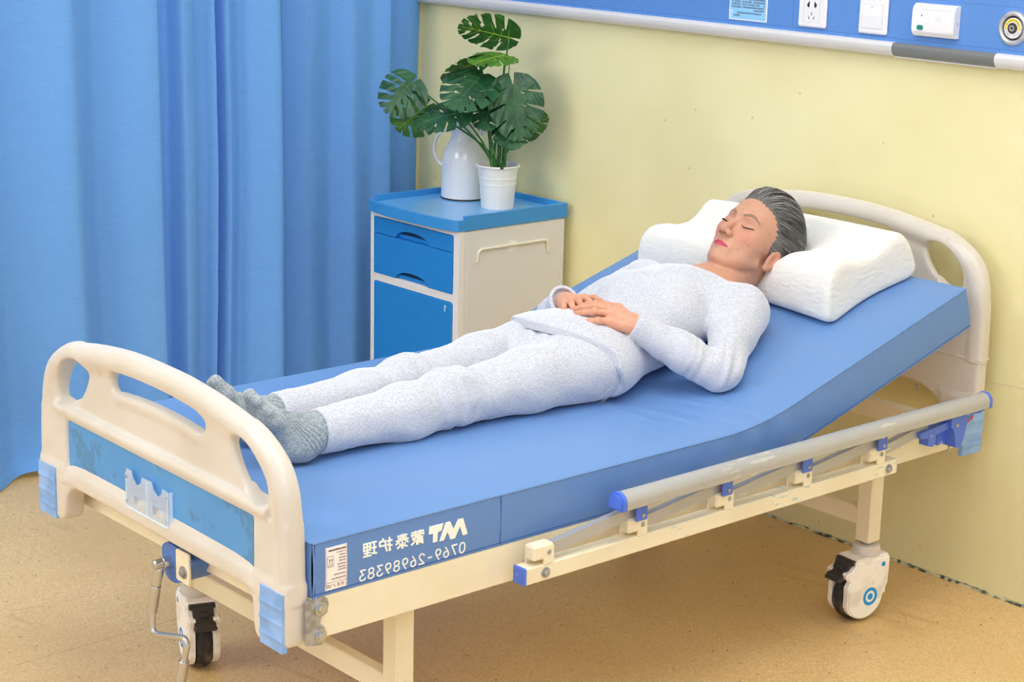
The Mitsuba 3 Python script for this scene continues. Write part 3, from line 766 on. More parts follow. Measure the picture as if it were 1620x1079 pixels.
D2 = np.array([.003, -.046, .290]); D3 = np.array([.140, -.046, .327]); D4 = np.array([.130, -.050, .277])
add(ck + '__rod', sweep(fillet([D0 + dv * .09, D2, D3, D3 + (D4 - D3) * 1.3], .026, 8), .0066, 14), 'm_chrome', smooth=True)
dd = (D4 - D3) / np.linalg.norm(D4 - D3)
add(ck + '__grip', join(cyl(D3 + dd * .046, D3 + dd * .052, .008, 24), cyl(D3 + dd * .050, D3 + dd * .18, .0105, 24, .001)), 'm_chrome', smooth=35)

# ---------------------------------------------------------------- mattress
MW, ML, MT = .4725, 1.94, .108
M = 'mattress'
lab(M, 'blue vinyl covered mattress with printed side, lying on the hospital bed', 'mattress')


def mattress():
    """A box of foam in flat coordinates with crowned top and rippled edges, then bent."""
    nx, ns, nh = 96, 300, 14
    xs = MW * np.sin(np.linspace(-math.pi / 2, math.pi / 2, nx)) * .4 + MW * .6 * np.linspace(-1, 1, nx)
    ss = np.linspace(.012, ML, ns)

    def top(x, s):
        u = np.minimum(MW - np.abs(x), np.minimum(s - .012, ML - s))
        z = ZT - .004 * np.exp(-u / .012)
        wr = np.clip((np.abs(s - 1.17) < .5) * 1., 0, 1)
        P = np.stack([x * 3.2 + .8 * s, s * 22 + 3 * x, 0 * x], -1)
        z = z + .0085 * (meshkit.fbm(P, 3, 4) - .5) * np.exp(-((s - 1.16) / .20) ** 2) * np.clip(u / .05, 0, 1)
        z = z + .004 * (meshkit.fbm(np.stack([x * 4, s * 3, 0 * x], -1), 2, 9) - .5) * np.clip(u / .08, 0, 1)
        edge = np.exp(-((MW - x) / .055) ** 2)
        z = z + .0030 * np.sin(s * 95 + 4 * meshkit.noise(np.stack([s * 9, 0 * s, x * 0], -1), 2)) * edge * np.exp(-((s - 1.24) / .20) ** 2) * np.clip((MW - np.abs(x)) / .010, 0, 1)
        for s0_, sl_, x0_, am in ((1.085, .10, .30, .0035), (1.135, .16, .34, -.0030), (1.190, .22, .30, .0040), (1.245, .10, .36, -.0028), (1.310, .20, .33, .0030), (1.03, .05, .28, .0025), (1.16, -.10, -.34, .0030)):
            z = z + am * np.exp(-((s - s0_ - sl_ * (x - x0_)) / .011) ** 2) * np.exp(-((x - x0_) / .10) ** 2) * np.clip(u / .03, 0, 1)
        # hollows under the body
        for cx, cs, rx, rs, dpt in ((.07, .26, .06, .06, .007), (-.075, .26, .06, .06, .007), (0, 1.05, .24, .18, .004), (.27, 1.27, .07, .06, .004)):
            z = z - dpt * np.exp(-((x - cx) / rx) ** 2 - ((s - cs) / rs) ** 2)
        return z
    X, S = np.meshgrid(xs, ss, indexing='ij')
    TP = np.stack([X, S, top(X, S)], -1); BT = np.stack([X, S, np.full_like(X, ZT - MT)], -1)

    def quads(G, flip):
        a, b = G.shape[:2]
        i, j = np.meshgrid(np.arange(a - 1), np.arange(b - 1), indexing='ij')
        q = np.stack([i * b + j, (i + 1) * b + j, (i + 1) * b + j + 1, i * b + j + 1], -1).reshape(-1, 4)
        F = np.vstack([q[:, [0, 1, 2]], q[:, [0, 2, 3]]])
        return trimesh.Trimesh(bend(G.reshape(-1, 3)), F[:, ::-1] if flip else F, process=False)
    t = np.linspace(0, 1, nh)[None, :, None]

    def side(edge_top, edge_bot, nrm, ripple):
        G = edge_top[:, None] * (1 - t) + edge_bot[:, None] * t
        tt = t[..., 0]
        s = G[..., 1]
        b = .0022 * np.sin(tt * math.pi) + ripple * .0035 * np.sin(s * 62 + 5 * meshkit.noise(np.stack([s * 8, 0 * s, 0 * s], -1), 6)) * np.sin(tt * math.pi) * (1 - .4 * tt) * np.exp(-((s - 1.22) / .15) ** 2)
        return G + b[..., None] * np.array(nrm)
    sr = side(TP[-1], BT[-1], [1, 0, 0], 1.); sl = side(TP[0], BT[0], [-1, 0, 0], 1.)
    sf = side(TP[:, 0], BT[:, 0], [0, -1, 0], 0.); sh = side(TP[:, -1], BT[:, -1], [0, 1, 0], 0.)
    topm = join(quads(TP, False), quads(BT, True))
    sides = join(quads(sr, False), quads(sl, True), quads(sf, True), quads(sh, False))
    sides.fix_normals()
    # piping along the top edge
    loop = np.vstack([TP[-1], TP[::-1, -1][1:], TP[0, ::-1][1:], TP[:, 0][1:]])
    loop = loop - [0, 0, .0008]
    pip = sweep(bend(loop), .0019, 6, cap=False)
    lowl = BT[-1] + [.001, 0, .006]
    return topm, sides, pip, sweep(bend(lowl), .0007, 5)


tm, sd, pip, low = mattress()
add(M + '__cover', tm, 'm_mattress', smooth=True)
add(M + '__border', sd, 'm_mattress_side', smooth=True)
add(M + '__piping', pip, 'm_mattress', smooth=True, label='blue piping along the top edge')
add(M + '__seam', low, 'm_mattress_seam', smooth=True)
add(M + '__seam', sweep(bend([[MW + .0022, .452, z] for z in np.linspace(ZT - .006, ZT - MT + .004, 10)]), .0007, 5), 'm_mattress_seam', smooth=True)
add(M + '__seam', sweep(bend([[MW + .0012, .0165, z] for z in np.linspace(ZT - .006, ZT - MT + .004, 10)]), .0006, 5), 'm_mattress_seam', smooth=True)


# print on the side (mirrored, as in the photograph): text runs from y1 towards smaller y
def stroke_shape(strokes, w): return union_all([LineString(s).buffer(w / 2, cap_style=2, join_style=2) for s in strokes])


def on_side(shape_or_mesh, y1, z0, x=MW + .0016, sx=1., sz=1., h=.0012):
    m = shape_or_mesh if isinstance(shape_or_mesh, trimesh.Trimesh) else join(*[trimesh.creation.extrude_polygon(g, 1., engine='earcut') for g in getattr(shape_or_mesh, 'geoms', [shape_or_mesh])])
    v = np.array(m.vertices); hz = (v[:, 2] - v[:, 2].min()) / max(np.ptp(v[:, 2]), 1e-9)
    m = trimesh.Trimesh(np.stack([x - .0016 + hz * h, y1 - sx * v[:, 0], z0 + sz * v[:, 1]], 1), m.faces, process=False).subdivide_to_size(.016)
    v = np.array(m.vertices); v[:, 0] += .0022 * np.sin(np.clip((ZT - v[:, 2]) / MT, 0, 1) * math.pi)
    m = trimesh.Trimesh(v, m.faces, process=False)
    m.fix_normals()
    return m


CJK = {
    'meng': [[(.4, 8.9), (9.6, 8.9)], [(3.2, 9.9), (3.2, 8.0)], [(6.8, 9.9), (6.8, 8.0)], [(.8, 5.9), (.8, 7.3), (9.3, 7.3), (8.9, 5.9)], [(2.6, 6.1), (7.4, 6.1)], [(1.0, 4.9), (9.0, 4.9)], [(5.0, 5.0), (1.0, 3.0)],
             [(4.0, 4.3), (5.7, 2.8), (5.5, .5), (4.2, .4)], [(4.9, 3.4), (.9, 1.7)], [(5.3, 2.2), (.7, .2)], [(8.6, 4.3), (6.4, 3.1)], [(6.2, 3.4), (9.5, .5)]],
    'tai': [[(1.4, 9.0), (8.6, 9.0)], [(1.9, 7.5), (8.1, 7.5)], [(.4, 6.0), (9.6, 6.0)], [(5.0, 9.9), (4.0, 6.4), (.5, 3.4)], [(5.8, 6.4), (9.7, 3.5)], [(5, 5.0), (5, .5), (4.0, .6)], [(2.6, 3.8), (3.6, 2.9)], [(1.4, .8), (4.3, 2.3)], [(7.4, 3.9), (6.0, 2.8)], [(5.8, 2.6), (8.7, .6)]],
    'hu': [[(.3, 7.3), (4.2, 7.3)], [(2.4, 9.8), (2.4, .8), (1.2, 1.0)], [(.3, 3.6), (4.2, 5.0)], [(6.5, 9.9), (7.5, 8.5)], [(5.2, 7.9), (9.2, 7.9), (9.2, 4.7)], [(5.2, 4.9), (9.6, 4.9)], [(5.3, 8.3), (5.2, 4.0), (4.2, .4)]],
    'li': [[(.4, 9.1), (4.1, 9.1)], [(.6, 5.5), (4.0, 5.5)], [(.2, 1.1), (4.2, 2.0)], [(2.3, 9.1), (2.3, 1.6)], [(4.9, 9.2), (9.4, 9.2), (9.4, 4.7), (4.9, 4.7), (4.9, 9.6)], [(4.9, 6.95), (9.4, 6.95)], [(7.15, 9.2), (7.15, .8)], [(4.8, 2.8), (9.5, 2.8)], [(4.2, .7), (9.9, .7)]],
}
for name, y1, z0 in (('meng', .2640, .5525), ('tai', .2280, .5530), ('hu', .1900, .5545), ('li', .1545, .5545)):
    sh = stroke_shape(CJK[name], 1.15)
    add(M + '__printed_character', on_side(sh, y1, z0, sx=.00325, sz=.0028), 'm_print', smooth=False)
# emblem: a heavy slanted M next to a T
mt_M = Polygon([(.357, .5805), (.3685, .5465), (.357, .5455), (.349, .566), (.3375, .5445), (.3265, .5445), (.319, .562), (.3105, .5465), (.2995, .5465), (.3145, .5805), (.3255, .581), (.334, .5635), (.3445, .5805)])
mt_T = Polygon([(.3095, .581), (.3035, .5665), (.2955, .5665), (.2945, .5475), (.2840, .5475), (.2845, .5655), (.2740, .5660), (.2755, .5810)])
for g in (mt_M, mt_T):
    add(M + '__printed_emblem', on_side(Polygon([(-a, b) for a, b in g.exterior.coords]), 0., 0.), 'm_print', smooth=False)
tx = meshkit.text_mesh('0769-26989383', .0225, .001); w = np.ptp(tx.vertices[:, 0])
add(M + '__printed_number', on_side(tx, .3665, .5095, sx=(.3665 - .1165) / w), 'm_print', smooth=False)
lb = on_side(sbox(0, 0, .047, .082), .0865, .510, h=.0008)
add(M + '__care_label', lb, 'm_label', smooth=False, label='white printed label')
rng = np.random.default_rng(3)
ink = []
def bars(z, y0, y1, h, wmin=.0007, wmax=.0016):
    y = y0
    while y < y1 - wmax:
        w_ = rng.uniform(wmin, wmax); ink.append(sbox(y, z, y + w_, z + h * rng.uniform(.75, 1.))); y += w_ + .0009
bars(.0740, .003, .043, .0034, .0012, .0026)
for z in (.0690, ): bars(z, .004, .024, .0016)
for z, a in ((.0632, .018), (.0575, .018), (.0520, .018), (.0455, .022), (.0400, .022), (.0350, .022), (.0270, .032), (.0195, .036)): bars(z, .004, a, .0022, .0008, .0018)
for x in (.0335, .0385): ink += [sbox(x - .0004, .049, x + .0004, .058), Polygon([(x - .0015, .057), (x + .0015, .057), (x, .0605)])]
ink += [sbox(.0305, .047, .0415, .0475), sbox(.0295, .045, .0300, .0645), sbox(.0425, .045, .0430, .0645), sbox(.0295, .0645, .0430, .0650), sbox(.0295, .0445, .0430, .0450)]
ink += [sbox(.001, .0140, .046, .0144), sbox(.0015, .002, .0018, .080), sbox(.0452, .002, .0455, .080)]
ink += [Point(.0415, .0075).buffer(.0032).difference(Point(.0415, .0075).buffer(.0024))] + [LineString([(a, .0045), (a + .005, .0105)]).buffer(.0004) for a in (.007, .016, .025)] + [LineString([(a, .0105), (a + .005, .0045)]).buffer(.0004) for a in (.007, .016, .033)]
add(M + '__care_label__lettering', on_side(union_all(ink), .0865, .510, x=MW + .0024, h=.0004), 'm_ink', smooth=False, kind='stuff')

# ---------------------------------------------------------------- pillow
def pillow():
    x0, x1, rot = -.365, .318, -.055
    ctr = np.array([(x0 + x1) / 2, 1.805])
    c, s_ = math.cos(rot), math.sin(rot)
    # contour profile (v across, height)
    pv = np.array([-.165, -.150, -.125, -.095, -.06, -.02, .02, .06, .10, .125, .145, .155, .160])
    ph = np.array([.060, .098, .120, .126, .118, .100, .094, .100, .115, .119, .110, .090, .060])
    top = PchipInterpolator(pv, ph)

    def f(p):
        q = (p[:, :2] - ctr) @ np.array([[c, -s_], [s_, c]])
        u, v, h = q[:, 0], q[:, 1], p[:, 2] - ZT
        v = v - .012 * np.cos(u / .34 * 1.5)
        vv = np.clip(v, -.164, .159)
        zt = top(vv) * 1.0
        up = (h - zt - .016 * u / .34 + .002) * .8
        dn = .0 - h + .012 * np.clip((np.abs(v) - .12) / .04, 0, 1.5) ** 2
        sidev = np.maximum(-.168 - v, v - .162)
        sideu = np.abs(u) - (.338 - .01 * np.cos(v * 16))
        b = smax(smax(up, sidev, .07), dn, .02)
        b = smax(b, sideu, .022)
        head = np.minimum(ell(p, (.036, 1.765, .768), (.094, .112, .100)), ell(p, (.024, 1.66, .740), (.062, .10, .075)))       # the head presses a hollow
        return smax(b, -head, .05)
    m = isosurface(f, np.arange(-.43, .39, .004), np.arange(1.60, 2.0, .004), np.arange(.598, .76, .004))
    m = trimesh.smoothing.filter_taubin(m, iterations=6)
    return xf(m, bend)


add('pillow', pillow(), 'm_pillow', smooth=True, label='white contoured foam pillow under the woman\'s head', category='pillow')

# ---------------------------------------------------------------- the woman on the bed
PN = 'person'
lab(PN, 'grey-haired woman asleep on her back in light grey pyjamas and grey socks, hands on belly', 'person')
HR = np.array([[.993, .117, .019], [-.089, .840, -.538], [-.079, .533, .844]])
_u, _, _v = np.linalg.svd(HR); HR = _u @ _v
HC, HS = np.array([.035, 1.700, .758]), 1.02


def to_local(p): return ((p - HC) @ HR / HS).astype(np.float32)
def to_flat(q): return np.asarray(q, float) * HS @ HR.T + HC


def mir(p): return np.stack([np.abs(p[:, 0]), p[:, 1], p[:, 2]], 1)


def head_sdf(q):
    """Head in its own frame: x to her left, y to the crown, z out of the face; metres."""
    a = mir(q)
    d = ell(q, (0, .026, -.014), (.0735, .088, .094))
    d = smin(d, ell(q, (0, .030, .030), (.060, .060, .058)), .02)                   # forehead
    d = smin(d, ell(q, (0, -.040, .030), (.0585, .076, .056)), .022)                # face
    d = smin(d, cap(a, (.0, -.040, .062), (.043, -.020, .052), .020, .024), .022)    # cheek bones
    d = smin(d, cap(a, (.047, -.034, .036), (.040, -.068, .040), .0160, .0150), .022)
    d = smin(d, cap(a, (.0515, -.063, .008), (.020, -.098, .060), .0145, .0145), .020)   # jaw line
    d = smin(d, ell(q, (0, -.098, .071), (.019, .0160, .0175)), .016)                # chin
    d = smin(d, ell(q, (0, -.072, .072), (.027, .022, .0185)), .014)                 # mouth mound
    d = smin(d, cap(a, (.008, .020, .084), (.040, .018, .066), .0075, .0085), .016)   # brow
    d = smax(d, -ell(a, (.033, .000, .106), (.021, .0125, .025)), .014)              # eye sockets
    d = smin(d, ell(a, (.0325, -.001, .0690), (.0165, .0125, .0148)), .006)          # closed lids
    d = smin(d, cap(q, (0, .008, .081), (0, -.033, .1050), .0072, .0092), .010)       # nose
    d = smin(d, sph(q, (0, -.0378, .1072), .0110), .006)
    d = smin(d, ell(a, (.0128, -.0425, .0960), (.0086, .0080, .0112)), .005)         # wings
    d = smax(d, -ell(a, (.0072, -.0508, .1010), (.0042, .0050, .0070)), .002)        # nostrils
    up = cap(a, (.0035, -.0650, .0912), (.0225, -.0715, .0800), .0055, .0030)
    lo = cap(a, (0, -.0772, .0902), (.0180, -.0745, .0815), .0066, .0035)
    d = smin(d, up, .0035); d = smin(d, lo, .004)
    d = smax(d, -cap(a, (0, -.0712, .0985), (.0235, -.0728, .0855), .0014, .0012), .0025)
    d = smax(d, -cap(q, (0, -.054, .099), (0, -.061, .0965), .0028, .0028), .004)     # philtrum
    # ears
    e = q - np.array([.0, -.028, -.014], np.float32); ea = np.stack([np.abs(e[:, 0]), e[:, 1], e[:, 2]], 1)
    ca, sa = math.cos(.30), math.sin(.30)
    x = (ea[:, 0] - .0765) * ca + ea[:, 2] * sa; z = -(ea[:, 0] - .0765) * sa + ea[:, 2] * ca
    y = ea[:, 1] + .12 * z
    E2 = np.stack([x, y, z], 1)
    ear = ell(E2, (0, 0, 0), (.0070, .0285, .0165))
    ear = smin(ear, ell(E2, (-.0015, -.0230, .0045), (.0062, .0088, .0082)), .006)
    ear = smax(ear, -ell(E2, (.0082, .0020, .0015), (.0072, .0175, .0090)), .004)
    ear = smin(ear, cap(E2, (.000, .010, .006), (.001, -.012, .010), .0030, .0035), .003)
    d = smin(d, ear, .006)
    return d


NECK = [np.array([.030, 1.665, .694]), np.array([.014, 1.545, .680])]
SH = {1: np.array([.163, 1.498, .680]), -1: np.array([-.160, 1.488, .688])}
EL = {1: np.array([.280, 1.282, .652]), -1: np.array([-.262, 1.265, .655])}
WR = {1: np.array([.142, 1.148, .775]), -1: np.array([-.128, 1.180, .770])}


def neck_sdf(p):
    d = cap(p, NECK[0], NECK[1], .046, .052)
    l0 = to_flat([0, -.048, -.022])
    d = smin(d, cap(p, l0, NECK[1], .041, .050), .03)
    for s in (1, -1):       # neck tendons, collar bones
        d = smin(d, cap(p, to_flat([s * .050, -.055, -.020]), (.014 + s * .020, 1.515, .715), .011, .008), .014)
        d = smin(d, cap(p, NECK[1] + [s * .02, -.01, .01], SH[s] + [-s * .03, .004, .008], .052, .040), .04)
    return d


def torso_sdf(p, o=0.):
    d = ell(p, (0, 1.045, .690), (.168 + o, .150 + o, .078 + o))
    d = smin(d, ell(p, (.0, 1.17, .685), (.142 + o, .17 + o, .078 + o)), .05)
    d = smin(d, ell(p, (.004, 1.36, .697), (.150 + o, .185 + o, .090 + o)), .05)
    d = smin(d, cap(p, (-.125, 1.475, .690), (.130, 1.482, .684), .060 + o, .060 + o), .05)
    for s in (1, -1):
        d = smin(d, ell(p, (.004 + s * .072, 1.352, .742), (.062 + o, .066 + o, .048 + o)), .04)
    return d


def arm_sdf(p, s, o=0., k=.02):
    d = cap(p, SH[s], SH[s] * .55 + EL[s] * .45, .050 + o, .043 + o)
    d = smin(d, cap(p, SH[s] * .55 + EL[s] * .45, EL[s], .043 + o, .037 + o), k)
    m = EL[s] * .6 + WR[s] * .4
    d = smin(d, cap(p, EL[s], m, .037 + o, .036 + o), k)
    return smin(d, cap(p, m, WR[s], .036 + o, .0235 + o), k)


HIP, KN, AN = {}, {}, {}
for s in (1, -1):
    HIP[s], KN[s], AN[s] = np.array([s * .086, 1.04, .682]), np.array([s * .078, .640, .672]), np.array([s * .074, .292, .662])


def leg_sdf(p, s, o=0.):
    th = HIP[s] * .55 + KN[s] * .45
    d = cap(p, HIP[s], th, .074 + o, .062 + o)
    d = smin(d, cap(p, th, KN[s], .062 + o, .047 + o), .03)
    ca = KN[s] * .66 + AN[s] * .34 - [0, 0, .007]
    d = smin(d, cap(p, KN[s], ca, .047 + o, .049 + o), .03)
    d = smin(d, ell(p, KN[s] + [0, .0, .020], (.036 + o, .050 + o, .034 + o)), .03)
    return smin(d, cap(p, ca, AN[s], .048 + o, .035 + o), .03)


def foot_sdf(p, s, o=0.):
    t = s * .010
    b = lambda x, y, z: np.array([AN[s][0] + x * s, y, z])
    d = cap(p, AN[s], b(.002, .262, .648), .035 + o, .035 + o)
    d = smin(d, cap(p, b(.002, .258, .645), b(.004, .235, .646), .034 + o, .030 + o), .02)
    d = smin(d, cap(p, AN[s] + [0, -.008, .002], b(.004, .214, .698), .031 + o, .023 + o), .025)
    d = smin(d, cap(p, b(.002, .240, .650), b(.006, .178, .718), .028 + o, .021 + o), .018)
    d = smin(d, cap(p, b(-.014, .172, .730), b(.028, .184, .712), .0190 + o, .0165 + o), .018)
    d = smin(d, cap(p, b(-.014, .168, .736), b(-.012, .151, .762), .0165 + o, .0120 + o), .010)      # big toe
    d = smin(d, cap(p, b(.006, .170, .732), b(.010, .157, .752), .0140 + o, .0105 + o), .010)
    return smin(d, cap(p, b(.026, .180, .718), b(.030, .170, .734), .0135 + o, .0100 + o), .010)


# hands: chains of joints with radii
def hand_near(p):
    w = WR[1]
    kn = {'i': (.061, 1.138, .803), 'm': (.078, 1.119, .804), 'r': (.094, 1.101, .799), 'p': (.109, 1.084, .787)}
    d = cap(p, w, np.array(kn['m']) * .5 + np.array(kn['r']) * .5 + [.02, .006, -.006], .0235, .0150)
    wi, wp = w + [-.012, .014, .004], w + [.002, -.014, -.004]
    for k, a in (('i', wi), ('m', wi * .6 + wp * .4), ('r', wi * .3 + wp * .7), ('p', wp)):
        d = smin(d, cap(p, a, np.array(kn[k]) - [0, 0, .004], .0165, .0118), .012)
        d = smin(d, sph(p, np.array(kn[k]) + [0, 0, -.001], .0105), .005)
        d = smin(d, cap(p, np.array(a) * .4 + np.array(kn[k]) * .6 + [0, 0, .004], np.array(kn[k]) + [0, 0, .0035], .0035, .0035), .006)     # tendons
    fin = {'i': [kn['i'], (.040, 1.113, .809), (.020, 1.104, .806), (.004, 1.099, .800)],
           'm': [kn['m'], (.057, 1.082, .810), (.033, 1.071, .806), (.014, 1.065, .799)],
           'r': [kn['r'], (.075, 1.066, .804), (.050, 1.059, .799), (.027, 1.056, .792)],
           'p': [kn['p'], (.097, 1.057, .789), (.079, 1.050, .786), (.064, 1.046, .781)]}
    R = {'i': (.0098, .0088, .0078, .0070), 'm': (.0100, .0090, .0080, .0071), 'r': (.0098, .0086, .0077, .0069), 'p': (.0090, .0078, .0069, .0062)}
    f = None
    for k, ch in fin.items():
        e = None
        for j in range(3):
            c = cap(p, ch[j], ch[j + 1], R[k][j], R[k][j + 1]); e = c if e is None else smin(e, c, .003)
        e = smin(e, sph(p, np.array(ch[1]) + [0, 0, .001], R[k][1] * 1.06), .003)
        f = e if f is None else np.minimum(f, e)
    d = smin(d, f, .0055)
    t = cap(p, w + [-.014, .018, -.004], (.070, 1.170, .796), .0145, .0115)
    t = smin(t, cap(p, (.070, 1.170, .796), (.038, 1.160, .798), .0115, .0095), .005)
    t = smin(t, cap(p, (.038, 1.160, .798), (.016, 1.146, .796), .0095, .0078), .004)
    return smin(d, t, .010)


def hand_far(p):
    w = WR[-1]
    kn = {'i': (-.052, 1.179, .794), 'm': (-.056, 1.156, .797), 'r': (-.061, 1.133, .795), 'p': (-.065, 1.110, .789)}
    d = cap(p, w, (-.064, 1.146, .783), .0225, .0150)
    wi, wp = w + [.010, .014, .004], w + [.010, -.014, .002]
    for k, a in (('i', wi), ('m', wi * .6 + wp * .4), ('r', wi * .3 + wp * .7), ('p', wp)):
        d = smin(d, cap(p, a, np.array(kn[k]) - [0, 0, .004], .0160, .0118), .012)
        d = smin(d, sph(p, kn[k], .0105), .006)
    fin = {'i': [kn['i'], (-.014, 1.153, .797), (.006, 1.144, .792), (.018, 1.138, .786)],
           'm': [kn['m'], (-.022, 1.121, .799), (-.001, 1.105, .791), (.011, 1.096, .782)],
           'r': [kn['r'], (-.028, 1.097, .797), (-.009, 1.083, .788), (.002, 1.076, .779)],
           'p': [kn['p'], (-.040, 1.080, .791), (-.029, 1.068, .784), (-.022, 1.061, .777)]}
    R = {'i': (.0098, .0086, .0077, .0070), 'm': (.0098, .0088, .0078, .0071), 'r': (.0096, .0086, .0077, .0070), 'p': (.0088, .0078, .0071, .0064)}
    f = None
    for k, ch in fin.items():
        e = None
        for j in range(3):
            c = cap(p, ch[j], ch[j + 1], R[k][j], R[k][j + 1]); e = c if e is None else smin(e, c, .003)
        f = e if f is None else np.minimum(f, e)
    d = smin(d, f, .0035)
    t = cap(p, w + [.012, .014, -.004], (-.078, 1.204, .780), .0150, .0120)
    t = smin(t, cap(p, (-.078, 1.204, .780), (-.046, 1.212, .786), .0118, .0098), .005)
    t = smin(t, cap(p, (-.046, 1.212, .786), (-.022, 1.208, .785), .0098, .0080), .004)
    return smin(d, t, .010)


def skin_sdf(p):
    q = to_local(p)
    d = np.full(len(p), 9., np.float32)
    far = p[:, 1]
    m = far > 1.40
    if m.any():
        h = head_sdf(q[m]) * HS
        d[m] = smin(h, neck_sdf(p[m]), .010)
    m = far < 1.66
    if m.any():
        pm = p[m]
        t = torso_sdf(pm, -.008)
        for s in (1, -1):
            t = smin(t, arm_sdf(pm, s, -.003), .02)
        lo = pm[:, 1] < 1.2
        if lo.any():
            tl, pl = t[lo], pm[lo]
            for s in (1, -1):
                tl = smin(tl, leg_sdf(pl, s, -.004), .03)
            ft = pl[:, 1] < .42
            if ft.any():
                tf = tl[ft]
                for s in (1, -1): tf = smin(tf, foot_sdf(pl[ft], s, -.003), .02)
                tl[ft] = tf
            t[lo] = tl
        d[m] = smin(d[m], t, .03)
    m = (far > .95) & (far < 1.30) & (np.abs(p[:, 0]) < .25)
    if m.any():
        pm = p[m]
        d[m] = np.minimum(d[m], np.minimum(hand_near(pm), hand_far(pm)))
    return d


skin = isosurface(skin_sdf, grid_axis((-.34, -.145, .006), (-.145, .155, .0019), (.155, .36, .006)),
                  grid_axis((.10, .98, .009), (.98, 1.03, .006), (1.03, 1.23, .0020), (1.23, 1.50, .007), (1.50, 1.88, .0018)),
                  grid_axis((.592, .660, .005), (.660, .90, .0018)), slack=2.0)
skin = largest(skin)


def skin_colors(V):
    q = to_local(V); a = mir(q)
    n3 = meshkit.fbm(V * 55, 3, 2)[:, None]
    base = np.array(lin(210, 163, 136)) * (1 - n3) + np.array(lin(202, 152, 125)) * n3
    col = base.copy()

    def blend(w, c):
        nonlocal col
        w = np.clip(w, 0, 1)[:, None]; col = col * (1 - w) + np.array(lin(*c)) * w
    face = V[:, 1] > 1.46
    blend(face * .75, (188, 140, 117))
    g = lambda c, r: np.exp(-(((a - np.array(c)) / np.array(r)) ** 2).sum(1)) * face
    blend(.60 * g((.040, -.030, .065), (.022, .020, .030)), (196, 116, 102))
    blend(.30 * g((0, -.036, .112), (.012, .014, .014)), (188, 114, 97))
    blend(.40 * g((.076, -.026, -.014), (.014, .034, .022)), (186, 106, 92))
    blend(.55 * g((.033, .008, .078), (.019, .0085, .02)), (160, 106, 86))
    blend(.35 * g((.033, -.014, .078), (.018, .006, .02)), (170, 118, 98))
    # lips
    x, y = a[:, 0], q[:, 1]
    upl = np.clip(1 - x / .0245, 0, 1)
    top = -.0712 + .0082 * np.sqrt(upl) - .0022 * np.exp(-(x / .003) ** 2); bot = -.0712 - .0100 * np.sqrt(upl)
    w = np.clip((top - y) / .0012, 0, 1) * np.clip((y - bot) / .0012, 0, 1) * (x < .0245) * (q[:, 2] > .070) * face
    blend(w, (184, 76, 92))
    blend(w * .7 * np.exp(-((y + .0714) / .0011) ** 2), (140, 40, 54))
    blend(.9 * g((.0072, -.0495, .1000), (.0042, .0036, .006)), (84, 38, 30))
    # freckles and age spots
    rs = np.random.default_rng(5)
    for _ in range(34):
        c = np.array([rs.uniform(-.06, .066), rs.uniform(-.09, .055), 0]); r = rs.uniform(.0009, .0019)
        d2 = ((q[:, :2] - c[:2]) ** 2).sum(1)
        blend(rs.uniform(.25, .7) * np.exp(-d2 / r ** 2) * (q[:, 2] > .03) * face, (136, 84, 62))
    blend(.8 * np.exp(-((q - [.052, -.052, .045]) ** 2).sum(1) / .0017 ** 2), (110, 62, 46))
    # hands: redder knuckles and finger tips
    hd = (V[:, 1] < 1.26) & (V[:, 2] > .74) & (np.abs(V[:, 0]) < .17)
    kk = meshkit.fbm(V * 130, 2, 8)
    blend(hd * (.20 + .35 * (kk > .55)), (204, 132, 104))
    for c in ((.004, 1.099, .800), (.014, 1.065, .799), (.027, 1.056, .792), (.064, 1.046, .781), (-.022, 1.061, .777), (.002, 1.076, .779), (.011, 1.096, .782)):
        blend(.45 * np.exp(-((V - c) ** 2).sum(1) / .012 ** 2), (212, 130, 110))
    for _ in range(24):
        c = np.array([rs.uniform(-.02, .13), rs.uniform(1.05, 1.16)])
        blend(rs.uniform(.3, .7) * np.exp(-((V[:, :2] - c) ** 2).sum(1) / rs.uniform(.0011, .0018) ** 2) * hd * (V[:, 2] > .785), (156, 94, 66))
    return np.clip(col, 0, 1)


skin_col = skin_colors(np.array(skin.vertices))
add(PN + '__body', xf(skin, bend), 'm_skin', smooth=True, color=skin_col, label='bare face, neck and hands')


def on_face(path, lift=0., it=6):
    """Moves points of the head's frame onto the head."""
    q = np.asarray(path, np.float32).copy()
    for _ in range(it):
        d = head_sdf(q); e = 1e-3; g = np.stack([head_sdf(q + np.eye(3, dtype=np.float32)[k] * e) - d for k in range(3)], 1)
        g /= np.linalg.norm(g, axis=1, keepdims=True) + 1e-9
        q = q - (d - lift)[:, None] * g
    return q


